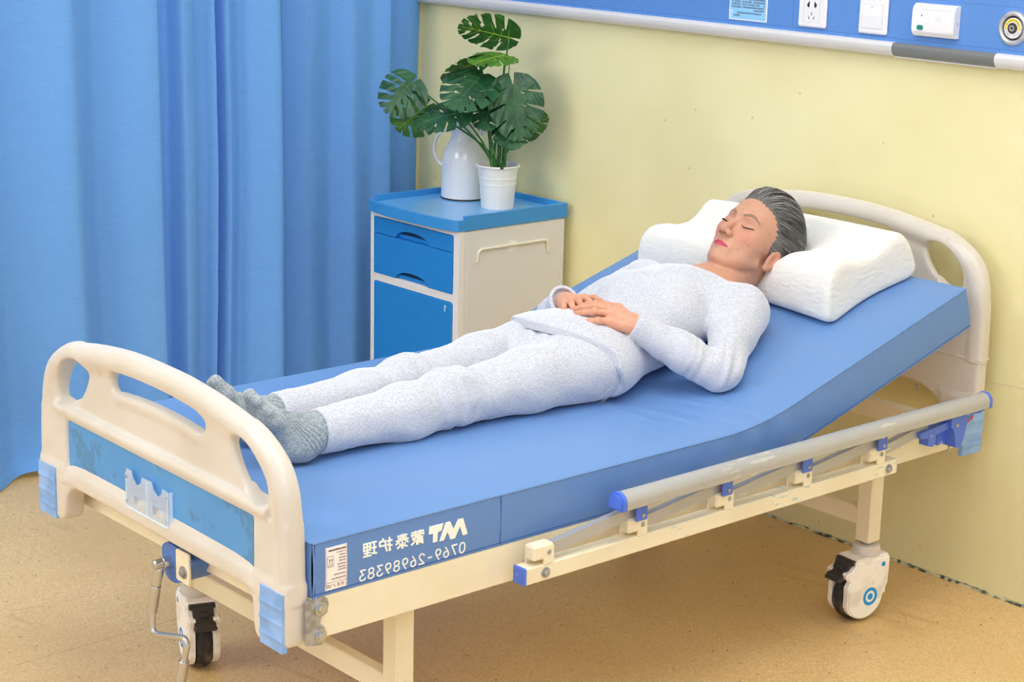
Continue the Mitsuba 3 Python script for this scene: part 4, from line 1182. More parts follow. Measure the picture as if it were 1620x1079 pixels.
for s in (1, -1):
    br = on_face(spline([(s * x, y, z) for x, y, z in ((.013, .0165, .093), (.022, .0215, .090), (.033, .0245, .086), (.043, .0215, .078), (.052, .0135, .066))], 18), -.0004)
    r = np.stack([np.interp(np.linspace(0, 1, 18), [0, .25, .6, 1], [.0036, .0050, .0040, .0012]), np.full(18, .0007)], 1)
    add(PN + '__eyebrow', xf(sweep(to_flat(br), r, 8, flat=HR[:, 2]), bend), 'm_brow', smooth=True, label='greyish brown eyebrow')
    la = on_face(spline([(s * x, y, z) for x, y, z in ((.0175, -.0050, .084), (.024, -.0088, .088), (.033, -.0108, .088), (.042, -.0085, .082), (.0495, -.0035, .072))], 20), .0002)
    parts = [sweep(to_flat(la), np.interp(np.linspace(0, 1, 20), [0, .3, .9, 1], [.0006, .0011, .0012, .0006]), 6)]
    for i in range(5, 20):
        dirn = np.array([s * (.15 + .05 * (i - 5)), -.75, .65]); dirn /= np.linalg.norm(dirn)
        L = .0045 + .0022 * (i > 12)
        parts.append(sweep(to_flat([la[i], la[i] + dirn * L * .6, la[i] + dirn * L + [0, .0007, .0004]]), [.00045, .00035, .00012], 4))
    add(PN + '__eyelashes', xf(join(*parts), bend), 'm_lash', smooth=True, label='dark closed eyelashes', kind='stuff')


# hair
def hair_volume(q):
    d = ell(q, (0, .040, -.026), (.0800, .087, .100))
    d = smin(d, ell(q, (0, .075, -.020), (.060, .056, .066)), .03)
    d = smin(d, ell(q, (0, .030, -.078), (.066, .070, .052)), .03)
    d = smin(d, ell(q, (0, .078, .014), (.056, .046, .058)), .03)
    d = smin(d, ell(mir(q), (.065, .004, -.020), (.0140, .028, .027)), .015)
    return d


def hairline(q):
    x = np.abs(q[:, 0])
    return -(q[:, 1] * .72 - q[:, 2] * .70 + .0135 + .36 * np.maximum(x - .018, 0))


def hair_sdf(p):
    q = to_local(p)
    d = hair_volume(q)
    g = hairline(q)
    ang = np.arctan2(q[:, 0], q[:, 1] - .01)
    d = d + .0011 * np.sin(ang * 46 + 9 * meshkit.noise(q * 40, 2)) + .0022 * (meshkit.fbm(np.stack([ang * 7, q[:, 2] * 12, 0 * ang], -1), 2, 3) - .5)
    d = smax(d, g, .016)
    d = smax(d, -(q[:, 1] + .058), .02)
    return d * HS


hair = isosurface(hair_sdf, np.arange(-.06, .165, .0022), np.arange(1.60, 1.90, .0022), np.arange(.63, .92, .0022))
hair = largest(hair)
hv = np.array(hair.vertices); ql = to_local(hv)
an = np.arctan2(ql[:, 0], ql[:, 1] - .01)
st = meshkit.fbm(np.stack([an * 24, ql[:, 2] * 10, ql[:, 1] * 10], -1), 3, 6)
hc = np.array(lin(52, 50, 50)) * (1 - st[:, None]) + np.array(lin(124, 122, 120)) * st[:, None]
add(PN + '__hair', xf(hair, bend), 'm_hair', smooth=True, color=np.clip(hc, 0, 1), label='dark grey hair combed back with white streaks')


def hair_strands(n=1500, seed=4):
    """Combed strands over the hair: from the hairline back to the crown of the head."""
    rg = np.random.default_rng(seed)
    C = np.array([0, .034, -.022])
    V, F, COL, at = [], [], [], 0
    N = 14
    for _ in range(n):
        # start on or behind the hairline
        th = rg.uniform(-1.9, 1.9)
        side = np.sin(th)
        front = np.array([side * .078, .078 * np.cos(th * .80) + .002, .075 - .095 * (1 - np.cos(th * .80))])
        back = np.array([side * .030, .045 + .035 * np.cos(th), -.128])
        t0 = rg.beta(.7, 1.5) * .55 + .0; t1 = min(1., t0 + rg.uniform(.45, .85))
        tt = np.linspace(t0, t1, N)
        a, b = front - C, back - C
        a, b = a / np.linalg.norm(a), b / np.linalg.norm(b)
        w = np.arccos(np.clip(a @ b, -1, 1))
        D = (np.sin((1 - tt) * w)[:, None] * a + np.sin(tt * w)[:, None] * b) / np.sin(w)
        D += .09 * np.sin(tt * math.pi)[:, None] * np.array([side * .7, -.25 * abs(side) * 1., 0]) + .03 * np.sin(tt * 6 + rg.uniform(0, 6))[:, None] * rg.normal(size=3) * .35
        D /= np.linalg.norm(D, axis=1, keepdims=True)
        r = np.full(N, .10)
        for _k in range(7):
            d = hair_volume((C + D * r[:, None]).astype(np.float32)); r = r - d * .9
        lift = rg.uniform(-.0006, .0024) + .003 * rg.random() ** 6
        q = C + D * (r + lift * np.sin(np.clip(tt * 1.2 + .15, 0, 1) * math.pi))[:, None]
        ok = hairline(q.astype(np.float32)) < rg.uniform(-.002, .007)
        if ok.sum() < 5: continue
        q = q[ok]
        rad = rg.uniform(.00030, .00066) * np.sin(np.linspace(.25, math.pi - .12, len(q))) ** .5
        m = sweep(to_flat(q), rad, 3, cap=False)
        V.append(m.vertices); F.append(m.faces + at); at += len(m.vertices)
        u = rg.random()
        c = lin(48, 46, 46) if u < .36 else lin(100, 98, 97) if u < .62 else lin(158, 157, 156) if u < .85 else lin(216, 215, 214)
        COL.append(np.tile(c, (len(m.vertices), 1)))
    for _ in range(70):       # stray hairs lying on the pillow and around the crown
        th = rg.uniform(-.2, 2.2); p0 = np.array([.060 * np.sin(th) + .01, .06 * np.cos(th) + .03, -.105 + rg.uniform(-.02, .03)])
        p = [p0]; d = np.array([p0[0] * 6, p0[1] * 3, -.6]) + rg.normal(size=3) * .3; d /= np.linalg.norm(d)
        for _k in range(6):
            p.append(p[-1] + d * rg.uniform(.004, .007)); d = d + rg.normal(size=3) * .30; d /= np.linalg.norm(d)
        m = sweep(to_flat(np.array(p)), np.linspace(.00022, .0001, 7), 3, cap=False)
        V.append(m.vertices); F.append(m.faces + at); at += len(m.vertices)
        COL.append(np.tile(lin(70, 66, 64), (len(m.vertices), 1)))
    return trimesh.Trimesh(np.vstack(V), np.vstack(F), process=False), np.vstack(COL)


hs_, hcol = hair_strands()
add(PN + '__hair_strands', xf(hs_, bend), 'm_hair', smooth=True, color=np.clip(hcol, 0, 1), kind='stuff')


# clothes
def folds(p, f, amp, seed):
    rg = np.random.default_rng(seed); f = np.asarray(f, float); r = 0.
    for k in range(4):
        a, b = rg.normal(size=3) * f * (1.6 + k), rg.normal(size=3) * f * (1.2 + k)
        r = r + np.sin(p @ a.astype(np.float32) + rg.uniform(0, 6)) * np.sin(p @ b.astype(np.float32) + rg.uniform(0, 6)) * .6 ** k
    return amp * .42 * r


def wob(p, f, seed):
    rg = np.random.default_rng(seed + 50)
    return .5 + .25 * np.sin(p @ (rg.normal(size=3) * f * 2).astype(np.float32)) + .25 * np.sin(p @ (rg.normal(size=3) * f * 3).astype(np.float32) + 1)



CUFF = {s: WR[s] + (EL[s] - WR[s]) / np.linalg.norm(EL[s] - WR[s]) * -.006 for s in (1, -1)}


def shirt_sdf(p):
    x, s, z = p[:, 0], p[:, 1], p[:, 2]
    t = smin(torso_sdf(p, .0), ell(p, (0, 1.03, .688), (.184, .170, .093)), .05)      # the skirt lies a little wider over the trousers
    hem = .952 + 2.9 * np.minimum(x * x, .031) + np.maximum(.70 - z, 0) * .55 + .006 * np.sin(x * 14 + 1)
    t = t - .004 - folds(p, (9, 9, 9), .006, 1) * np.clip((s - hem) / .08, .2, 1)
    lo = s < hem + .035
    if lo.any():
        pl = p[lo]
        i = np.minimum(ell(pl, (0, 1.05, .690), (.168, .150, .080)) - .002, np.minimum(leg_sdf(pl, 1), leg_sdf(pl, -1)) - .0065) - .0035
        t[lo] = smax(t[lo], -i, .002)
        t[lo] = smax(t[lo], ZT + .010 - pl[:, 2], .004)
    t = smax(t, (hem - s) * .9, .002)
    for k in (1, -1):
        ax = (EL[k] - WR[k]) / np.linalg.norm(EL[k] - WR[k])
        v = (p - CUFF[k]) @ ax
        e = np.linalg.norm(p - EL[k], axis=1)
        u = (p - EL[k]) @ ax
        cr = .0042 * np.exp(-(e / .075) ** 2) * np.sin(u * 210 + 7 * wob(p, 16, 3)) * np.clip((z - .63) / .03, 0, 1)
        ws = np.exp(-(np.linalg.norm(p - (SH[k] + [-.03 * k, -.05, .02]), axis=1) / .06) ** 2)
        cr = cr + .003 * ws * np.sin((p @ np.array([.6 * k, .8, 0])) * 150)
        a = arm_sdf(p, k, .0085) + (cr - folds(p, (14, 14, 14), .008, 4 + k)) * np.clip(v / .08, 0, 1)
        a = smin(a, cap(p, SH[k], SH[k] + (EL[k] - SH[k]) * .25, .058, .050), .03)
        # end of the sleeve and the opening round the wrist
        a = a - (.0055 if k > 0 else .0105) * np.exp(-np.maximum(v, 0) / .05)
        a = smax(a, -v, .005)
        if k < 0:       # the far cuff stands open round the wrist
            a = np.where(v < .016, smax(a, -cap(p, WR[k] - ax * .03 + [0, 0, .003], WR[k] + ax * .05 + [0, 0, .003], .0300, .0300), .002), a)
        t = smin(t, a, .005 + .030 * np.exp(-((p - SH[k] - [0, -.02, 0]) ** 2).sum(1) / .13 ** 2))
    nk = p - np.array([.026, 1.600, .735]); r = np.sqrt((nk[:, 0] / 1.12) ** 2 + nk[:, 1] ** 2 + (nk[:, 2] * .72) ** 2)
    t = smax(t, .088 - r, .003)
    return smax(t, ZT - .003 - z, .01)


shirt = isosurface(shirt_sdf, np.arange(-.35, .37, .003), np.arange(.90, 1.62, .003), np.arange(.596, .85, .003), slack=2.2)
shirt = largest(trimesh.smoothing.filter_taubin(shirt, iterations=4))
add(PN + '__shirt', xf(shirt, bend), 'm_cloth', smooth=True, label='light grey heather long-sleeved top')


def trouser_sdf(p):
    x, s, z = p[:, 0], p[:, 1], p[:, 2]
    t = ell(p, (0, 1.05, .690), (.168, .150, .080)) - .002
    for k in (1, -1):
        o = .0065 + .0045 * np.clip((.60 - s) / .25, 0, 1)
        l = leg_sdf(p, k, .0) - o
        kn = np.exp(-((s - .66) / .075) ** 2)
        wr = .0032 * kn * np.sin(s * 120 + 40 * x * k + 6 * wob(p, 18, 5))
        an_ = np.exp(-((s - .325) / .05) ** 2)
        wr = wr + .0018 * an_ * np.sin(s * 170 + 5 * wob(p, 25, 6))
        l = l - (folds(p, (11, 6, 11), .008, 7) - wr) * np.clip((s - .310) / .08, .08, 1)
        t = smin(t, l, .006 + .026 * np.clip((s - .86) / .10, 0, 1))
    cr = np.exp(-((x + .005) / .06) ** 2 - ((s - .955) / .06) ** 2)
    t = t + .003 * cr * np.sin((p @ np.array([.75, .66, 0])) * 190)
    t = np.maximum(t, .300 - s + .06 * (z - .66))
    for k in (1, -1):
        t = np.where(s < .325, smax(t, -cap(p, AN[k] - [0, .04, 0], AN[k] + [0, .05, 0], .0385, .0385), .001), t)
    t = np.maximum(t, s - 1.16)
    return smax(t, ZT - .004 - z, .012)


trs = isosurface(trouser_sdf, np.arange(-.21, .21, .0035), np.arange(.27, 1.18, .0035), np.arange(.596, .80, .0035), slack=2.2)
trs = largest(trimesh.smoothing.filter_taubin(trs, iterations=4))
add(PN + '__trousers', xf(trs, bend), 'm_cloth', smooth=True, label='light grey heather trousers')

for k in (1, -1):
    def sock(p, k=k):
        d = foot_sdf(p, k, .0015)
        d = smin(d, cap(p, AN[k], AN[k] + [0, .05, .002], .0355, .0365), .01)
        ax = np.array([0, -.55, .83]); c0 = AN[k] + [0, -.03, -.005]
        r = p - c0; u = r @ np.array([0, .83, .55])
        ang = np.arctan2(r[:, 0], u + .01)
        rib = np.clip((u + .020) / .015, 0, 1) * np.clip((.735 - p[:, 2] + (p[:, 1] - .18) * .2) / .015, 0, 1)
        d = d + .0017 * np.sin(ang * 34) * rib
        d = smax(d, ZT - .006 - p[:, 2], .01)
        return np.maximum(d, p[:, 1] - .335)
    m = isosurface(sock, np.arange(AN[k][0] - .07, AN[k][0] + .075, .0017), np.arange(.12, .35, .0017), np.arange(.598, .80, .0017))
    add(PN + '__sock', xf(largest(m), bend), 'm_sock', smooth=True, label='grey ribbed sock')

# ---------------------------------------------------------------- bedside cabinet
K = 'bedside_cabinet'
lab(K, 'grey-white bedside cabinet with blue drawers, blue door and blue tray top', 'cabinet')
KX0, KX1, KY0, KY1, KZ = -1.540, -1.107, 1.640, 2.062, .732
body = join(cbox(KX0, KX1, KY0 + .012, KY1, .06, KZ, .006), cbox(KX0 + .02, KX1 - .02, KY0 + .03, KY1 - .02, .0, .06, .002))
fr = sbox(KX0, .06, KX1, KZ)
opn = [rrect(KX0 + .019, KX1 - .026, .537, .716, .008), rrect(KX0 + .019, KX1 - .026, .085, .513, .008)]
front = prism(fr.difference(union_all(opn)), KY0, KY0 + .02, 'y')
add(K + '__body', body, 'm_cabinet', smooth=False)
for g in (cbox(KX1 - .0005, KX1 + .0012, KY0 + .030, KY0 + .032, .06, KZ, .0003), cbox(KX1 - .0005, KX1 + .0012, KY1 - .024, KY1 - .022, .06, KZ, .0003)):
    add(K + '__side_moulding', g, 'm_cabinet', smooth=False)
add(K + '__front_frame', front, 'm_cab_frame', smooth=False)
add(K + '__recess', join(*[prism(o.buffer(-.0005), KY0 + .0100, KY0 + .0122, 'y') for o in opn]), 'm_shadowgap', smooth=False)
FXa, FXb = KX0 + .0205, KX1 - .0275


def scoop(zc, w=.088, h=.026):
    """The arched finger grip cut into the lower edge of a drawer front."""
    xc = (FXa + FXb) / 2 - .002
    return Polygon([(xc + w * math.sin(u * math.pi / 2), zc + h * math.cos(u * math.pi / 2) ** .9) for u in np.linspace(-1, 1, 25)] + [(xc + w, zc - .03), (xc - w, zc - .03)])


d1 = sbox(FXa, .6655, FXb, .7145).difference(scoop(.6655, .080, .026))
d2 = sbox(FXa, .5385, FXb, .6635).difference(scoop(.5385, .080, .026))
for dsh, zc in ((d1, .6655), (d2, .5385)):
    k = add(K + '__drawer', prism(dsh, KY0 - .003, KY0 + .010, 'y'), 'm_cab_blue', smooth=False, label='blue drawer front with an arched finger grip')
    xc = (FXa + FXb) / 2 - .002
    add(k + '__grip', cbox(xc - .078, xc + .078, KY0 + .0085, KY0 + .0105, zc - .001, zc + .011, .001), 'm_cab_blue', smooth=False)
add(K + '__door', cbox(FXa, FXb, KY0 - .003, KY0 + .010, .0865, .5115, .002), 'm_cab_blue', smooth=False, label='blue cabinet door')
add(K + '__door__scratch', prism(Polygon([(-1.172, .497), (-1.163, .500), (-1.161, .496), (-1.166, .488), (-1.164, .480), (-1.168, .480), (-1.170, .489), (-1.166, .495)]), KY0 - .0036, KY0 - .0028, 'y'), 'm_lightgrey', smooth=False)
# top tray with a raised rim that drops towards the front
tp = cbox(KX0 - .006, KX1 + .004, KY0 - .022, KY1 + .004, KZ, .757, .004)
bow = Polygon([(KX0 - .006, KY0 - .004)] + [(x, KY0 - .004 - .030 * math.sqrt(max(0, 1 - ((x - (KX0 + KX1) / 2) / ((KX1 - KX0) / 2 + .006)) ** 2)) ** 1.2) for x in np.linspace(KX0 - .006, KX1 + .004, 24)] + [(KX1 + .004, KY0 - .004), (KX1 + .004, KY1 + .004), (KX0 - .006, KY1 + .004)]).buffer(-.004).buffer(.004)
slab = prism(bow, KZ, .755, 'z')
inner = Polygon(bow.buffer(-.022).exterior)
rim = bow.difference(bow.buffer(-.013))
back = rim.intersection(sbox(KX0 - .1, KY0 + .02, KX1 + .1, KY1 + .1))
lowrim = rim.intersection(sbox(KX0 - .1, KY0 - .1, KX1 + .1, KY0 + .022))
add(K + '__top', join(slab, prism(back, .754, .775, 'z'), prism(lowrim, .754, .764, 'z')), 'm_cab_top', smooth=False, label='blue plastic top with a raised rim')
add(K + '__top__tray', prism(bow.buffer(-.0125), .7545, .7565, 'z'), 'm_cab_tray', smooth=False)
# towel rail on the side, folded into its slots
za, zb = .671, .632
rail = sweep(fillet([(KX1 + .004, 1.706, zb), (KX1 + .006, 1.709, za), (KX1 + .006, 1.984, za), (KX1 + .004, 1.988, zb)], .018, 7), .0042, 12)
add(K + '__towel_rail', rail, 'm_towel_rail', smooth=True, label='cream towel rail folded against the side')
cup = Point(1.846, .667).buffer(.0185, quad_segs=12)
add(K + '__finger_recess', prism(cup, KX1 - .001, KX1 + .0008, 'x'), 'm_cab_frame', smooth=False)

# ---------------------------------------------------------------- thermos jug
J = 'thermos_jug'
JX, JY, JZ = -1.436, 1.925, .7565
lab(J, 'white enamel thermos jug with a curved handle behind the potted plant', 'jug')
jp = [(0, .0), (.060, .0), (.0645, .003), (.066, .008), (.0655, .05), (.0645, .10), (.062, .125), (.056, .148), (.046, .166), (.040, .178), (.0385, .190), (.0385, .215), (.040, .221), (.0, .2215)]
JS = 1.08
jug = lathe([(r * JS, z * 1.03) for r, z in jp], 64)
add(J + '__body', xf(jug, lambda v: v + [JX, JY, JZ]), 'm_enamel', smooth=35)
add(J + '__base_ring', xf(lathe([(.0685, -.0004), (.0715, .0005), (.0718, .0035), (.0700, .0045)], 64), lambda v: v + [JX, JY, JZ]), 'm_enamel_chip', smooth=True, label='dark worn base rim')
lid = lathe([(0, .227), (.0410, .227), (.0425, .231), (.0415, .239), (.032, .246), (.012, .249), (0, .249)], 48)
add(J + '__lid', xf(lid, lambda v: v + [JX, JY, JZ]), 'm_lightgrey', smooth=35, label='grey lid')
sp_ = sweep(np.array([[JX + .030, JY + .034, JZ + .205], [JX + .042, JY + .047, JZ + .219], [JX + .047, JY + .053, JZ + .228]]), [.014, .011, .007], 14)
add(J + '__spout', sp_, 'm_enamel', smooth=35)
hd = np.array([-.70, -.71, 0])
hp = spline([np.array([JX, JY, JZ + z]) + hd * r for r, z in ((.036, .208), (.058, .211), (.082, .196), (.094, .166), (.094, .138), (.082, .113), (.063, .098))], 40)
add(J + '__handle', sweep(hp, np.array([[.0075, .0045]] * 40), 12, flat=hd), 'm_enamel', smooth=True)

# ---------------------------------------------------------------- potted plant
G = 'potted_plant'
PX, PY, PZ = -1.243, 1.900, .7565
lab(G, 'artificial monstera plant with dark green split leaves in a white metal pot', 'potted plant')
pp = [(0, 0), (.0455, 0), (.047, .002), (.0515, .072), (.0530, .074), (.0530, .078), (.0522, .080), (.0535, .092), (.0550, .094), (.0550, .098), (.0542, .100), (.0585, .126), (.0625, .1275), (.0640, .131), (.0625, .1345), (.0600, .134), (.0575, .130), (.053, .105), (0, .105)]
add(G + '__pot', xf(lathe(pp, 64), lambda v: v * [1.07, 1.07, 1.] + [PX, PY, PZ]), 'm_pot', smooth=35, label='white ribbed metal pot')
add(G + '__soil', xf(lathe([(0, .113), (.03, .112), (.0545, .108), (.0535, .104), (0, .104)], 32), lambda v: v + [PX, PY, PZ]), 'm_soil', smooth=True)
chip = xf(cbox(-.005, .005, -.0035, .0035, .129, .1352, .001), lambda v: np.array([PX, PY, PZ]) + np.outer(v[:, 0] + .012, [math.cos(YAW), math.sin(YAW), 0]) + np.outer(v[:, 1] + .0655, [math.sin(YAW), -math.cos(YAW), 0]) + np.outer(v[:, 2], [0, 0, 1]))
add(G + '__pot__chip', chip, 'm_enamel_chip', smooth=False)
ER = np.array([math.cos(YAW), math.sin(YAW), 0]); EC = np.array([math.sin(YAW), -math.cos(YAW), 0]); EZ = np.array([0, 0, 1.])   # along the room's diagonal: right, towards the bed, up


def leaf_outline(slits, seed, deep=1.):
    """A monstera leaf in (v along, u across), length 1 from the notch: outline polygon with splits and holes."""
    rg = np.random.default_rng(seed)
    t = np.linspace(0, math.pi, 44)
    v = .40 - .60 * np.cos(t); u = .52 * np.sin(t) ** .78 * (1.06 - .24 * np.clip(v, 0, 1) ** 1.5)
    v = v + .0
    right = np.stack([v, u], 1)
    pts = np.vstack([right, (right * [1, -1])[::-1][1:-1]])
    P = Polygon(pts).buffer(0)
    P = P.difference(Polygon([(-.25, -.05), (.0, 0), (-.25, .05)]).buffer(.008))           # heart notch at the stalk
    for sgn in (1, -1):
        for k in range(slits):
            a0 = .08 + .72 * k / max(1, slits - 1) + rg.uniform(-.03, .03)
            ang = math.radians(78 - 46 * (k / max(1, slits - 1)) + rg.uniform(-5, 5))
            r0, r1 = deep * (.27 + rg.uniform(-.05, .06)) * (1 - .35 * a0), .75
            d = np.array([math.cos(ang), math.sin(ang) * sgn]); nrm = np.array([-d[1], d[0]])
            b = np.array([a0, 0]); w = (.014 + .012 * rg.random()) * (1 + 1.2 * (1 - deep))
            P = P.difference(Polygon([b + d * r0 - nrm * .004, b + d * r0 + nrm * .004, b + d * (r0 + .1) + nrm * w * .6, b + d * r1 + nrm * w * 1.5, b + d * r1 - nrm * w * 1.5, b + d * (r0 + .1) - nrm * w * .6]).buffer(.006))
            if rg.random() < .55:
                hb = np.array([a0 + .05, 0]) + d * .13
                P = P.difference(LineString([hb, hb + d * .07]).buffer(.012))
    P = P.buffer(-.012).buffer(.012, quad_segs=3)
    if P.geom_type != 'Polygon': P = max(P.geoms, key=lambda g: g.area)
    return P


def leaf(at_, tip, nrm, L, W, slits, seed, curl=.10, fold=.10, deep=1.):
    """Blade mesh and veins; at_ where the stalk joins, tip direction, face normal, length and width in metres."""
    P = leaf_outline(slits, seed, deep)
    tv, tf = trimesh.creation.triangulate_polygon(P.segmentize(.05), engine='earcut')
    m = trimesh.Trimesh(np.c_[tv, np.zeros(len(tv))], tf, process=False)
    for _ in range(2):
        v_, f_ = trimesh.remesh.subdivide(m.vertices, m.faces); m = trimesh.Trimesh(v_, f_, process=False)
    Y = np.asarray(tip, float); Y /= np.linalg.norm(Y); N = np.asarray(nrm, float); N = N - Y * (N @ Y); N /= np.linalg.norm(N); X = np.cross(Y, N)

    def place(v, u, h=0.):
        z = fold * L * np.abs(u) ** 1.2 * 1.3 - curl * L * np.clip(v, 0, 2) ** 2 * .8 - .25 * curl * L * np.clip(-v, 0, 1) - .35 * L * curl * (u * 2) ** 2
        ph = np.abs(u) * 2.0 - v
        z = z + .012 * L * np.sin(ph * 20) * np.clip(np.abs(u) * 5, 0, 1)
        return np.asarray(at_) + Y * (v * L)[:, None] + X * (u * W)[:, None] + N * (z + h)[:, None]
    vv, uu = m.vertices[:, 0], m.vertices[:, 1]
    a, b = place(vv, uu, .0005), place(vv, uu, -.0005)
    n = len(a); F = m.faces
    e = np.sort(F[:, [[0, 1], [1, 2], [2, 0]]].reshape(-1, 2), 1); eo = F[:, [[0, 1], [1, 2], [2, 0]]].reshape(-1, 2)
    _, inv, cnt = np.unique(e, axis=0, return_inverse=True, return_counts=True)
    bd = eo[cnt[inv.ravel()] == 1]
    F2 = np.vstack([F, F[:, ::-1] + n, np.stack([bd[:, 0], bd[:, 0] + n, bd[:, 1]], 1), np.stack([bd[:, 1], bd[:, 0] + n, bd[:, 1] + n], 1)])
    blade = trimesh.Trimesh(np.vstack([a, b]), F2, process=False); blade.fix_normals()
    veins = []
    t = np.linspace(.0, .94, 14)
    for h in (.0008, -.0008):
        veins.append(sweep(place(t, 0 * t, h), np.linspace(.0020, .0006, 14), 5))
    for sgn in (1, -1):
        for k in range(slits + 1):
            a0 = .02 + .68 * k / slits; ang = math.radians(80 - 44 * k / slits); r = np.linspace(0, .34 * (1.05 - .35 * a0), 7)
            q = [(a0 + math.cos(ang) * x, sgn * math.sin(ang) * x) for x in r]
            if not P.buffer(-.01).contains(Point(q[-1])): continue
            q = np.array(q)
            for h in (.0007, -.0007): veins.append(sweep(place(q[:, 0], q[:, 1], h), np.linspace(.0011, .0004, 7), 4))
    return blade, join(*veins)


POTC = np.array([PX, PY, PZ + .112])


def at_plant(r, c, z): return POTC + ER * r + EC * c + EZ * z


# (right, forward, up) of the stalk joint in metres from the soil; tip direction and face normal in the same axes; length, width, splits, material, light veins
LEAVES = [
    ((.026, .00, .405), (-.96, .10, .24), (-.16, -.62, .77), .158, .165, 5, 'm_leaf_mid', 1, .06, .10),
    ((.013, .02, .352), (-.72, .62, .00), (-.05, .20, .98), .120, .150, 4, 'm_leaf_light', 1, .22, .08),
    ((-.060, -.01, .335), (-.88, -.10, -.36), (-.38, -.45, .80), .132, .140, 4, 'm_leaf_mid', 1, .18, .05),
    ((-.060, .04, .288), (-.46, .62, -.42), (-.12, .66, .72), .150, .175, 5, 'm_leaf_dark', 0, .16, .05),
    ((.040, .05, .272), (.16, .26, -.96), (.18, .94, .25), .172, .165, 5, 'm_leaf_dark', 0, .05, .08),
    ((-.262, .03, .268), (-.66, .25, -.60), (-.30, .85, .40), .120, .160, 5, 'm_leaf_dark', 0, .26, .02),
    ((-.222, -.02, .192), (-.62, -.05, -.50), (-.40, -.82, .38), .118, .190, 4, 'm_leaf_light', 1, .08, .08),
    ((-.110, .05, .184), (-.95, .25, -.16), (-.12, .48, .86), .150, .140, 5, 'm_leaf_dark', 0, .14, .04),
    ((-.020, .02, .215), (-.26, .70, -.62), (-.15, .62, .70), .105, .115, 4, 'm_leaf_dark', 0, .20, .04),
    ((.052, .00, .110), (.72, .10, .50), (.30, .66, -.40), .115, .110, 4, 'm_leaf_mid', 1, .10, .06),
    ((.012, .04, .145), (.45, .55, -.45), (.10, .80, .45), .095, .095, 3, 'm_leaf_dark', 0, .15, .04),
    ((-.010, -.03, .200), (-.50, -.30, .60), (-.30, -.60, .50), .105, .110, 4, 'm_leaf_mid', 1, .12, .06),
]
rel = lambda d: ER * d[0] + EC * d[1] + EZ * d[2]
rgp = np.random.default_rng(11)
for i, (a, tp_, nm, L, W, sl, mt, lt, cu, fo) in enumerate(LEAVES):
    bl, vn = leaf(at_plant(*a), rel(tp_), rel(nm), L, W, sl, 20 + i, cu, fo, {0: .8, 5: .5, 6: .6, 7: .8}.get(i, 1.))
    k = add(G + '__leaf', bl, mt, smooth=40)
    add(k + '__vein', vn, 'm_vein_light' if lt else 'm_vein_dark', smooth=True)
    r0 = np.array([rgp.uniform(-.022, .022), rgp.uniform(-.020, .020)])
    p0, p3 = at_plant(r0[0], r0[1], -.004), at_plant(*a)
    p1 = p0 + np.array([0, 0, .09]) + (p3 - p0) * [.12, .12, .05]; p2 = p3 - rel((0, 0, 1)) * .05 - (p3 - p0) * [.22, .22, 0]
    t = np.linspace(0, 1, 22)[:, None]
    cv = (1 - t) ** 3 * p0 + 3 * t * (1 - t) ** 2 * p1 + 3 * t * t * (1 - t) * p2 + t ** 3 * p3
    add(G + '__stem', sweep(cv, np.linspace(.0034, .0022, 22), 8), 'm_stem', smooth=True)
for a in ((.098, .02, .275), (-.050, .05, .150), (.028, -.01, .330), (.060, -.02, .215)):      # thin bare stalks
    r0 = np.array([rgp.uniform(-.018, .018), rgp.uniform(-.018, .018)]); p0, p3 = at_plant(r0[0], r0[1], -.004), at_plant(*a)
    t = np.linspace(0, 1, 14)[:, None]; p1 = p0 + [0, 0, .12]
    add(G + '__stem', sweep((1 - t) ** 2 * p0 + 2 * t * (1 - t) * p1 + t * t * p3, np.linspace(.0030, .0012, 14), 7), 'm_stem', smooth=True)

# ---------------------------------------------------------------- bed head unit on the wall
U = 'bedhead_unit'
lab(U, 'long blue wall-mounted medical bedhead panel with a white rail below', 'bedhead unit')
UY = 2.060
add(U + '__panel', cbox(-1.9, 2.2, UY, WALL + .001, 1.364, 1.600, .002), 'm_blue_panel', smooth=False)
add(U + '__panel_line', cbox(-1.9, 2.2, UY - .0006, UY + .001, 1.3765, 1.3776, .0002), 'm_panel_line', smooth=False)
for x in (-.245, .406):
    add(U + '__panel_joint', cbox(x - .0005, x + .0005, UY - .0006, UY + .001, 1.364 if x > 0 else 1.380, 1.377 if x > 0 else 1.45, .0002), 'm_panel_line', smooth=False)
add(U + '__panel_line', cbox(.27, 2.2, UY - .0006, UY + .001, 1.4785, 1.4792, .0002), 'm_panel_line', smooth=False)


def rail_prof(r=.0):
    return Polygon([(WALL + .001, 1.368), (UY - .004, 1.368), (UY - .012, 1.366), (UY - .017, 1.358), (UY - .017, 1.349), (UY - .012, 1.339), (UY - .002, 1.332), (WALL + .001, 1.329)]).buffer(-r)


for a, b in ((-1.9, .098), (.404, 2.2)):
    add(U + '__rail', prism(rail_prof(), a, b, 'x'), 'm_rail_white', smooth=30, label='white rounded rail')
o = rail_prof(); shell = o.difference(o.buffer(-.0015)).intersection(sbox(1.9, 1.334, UY, 1.367))
add(U + '__clear_cover', prism(shell, .098, .404, 'x'), 'm_smoke_acrylic', smooth=30, label='smoky clear cover between the white rails')
add(U + '__channel', prism(Polygon([(WALL, 1.366), (UY + .012, 1.366), (UY + .012, 1.336), (UY - .002, 1.333), (UY - .002, 1.330), (WALL, 1.328)]), .098, .404, 'x'), 'm_lightgrey', smooth=False)

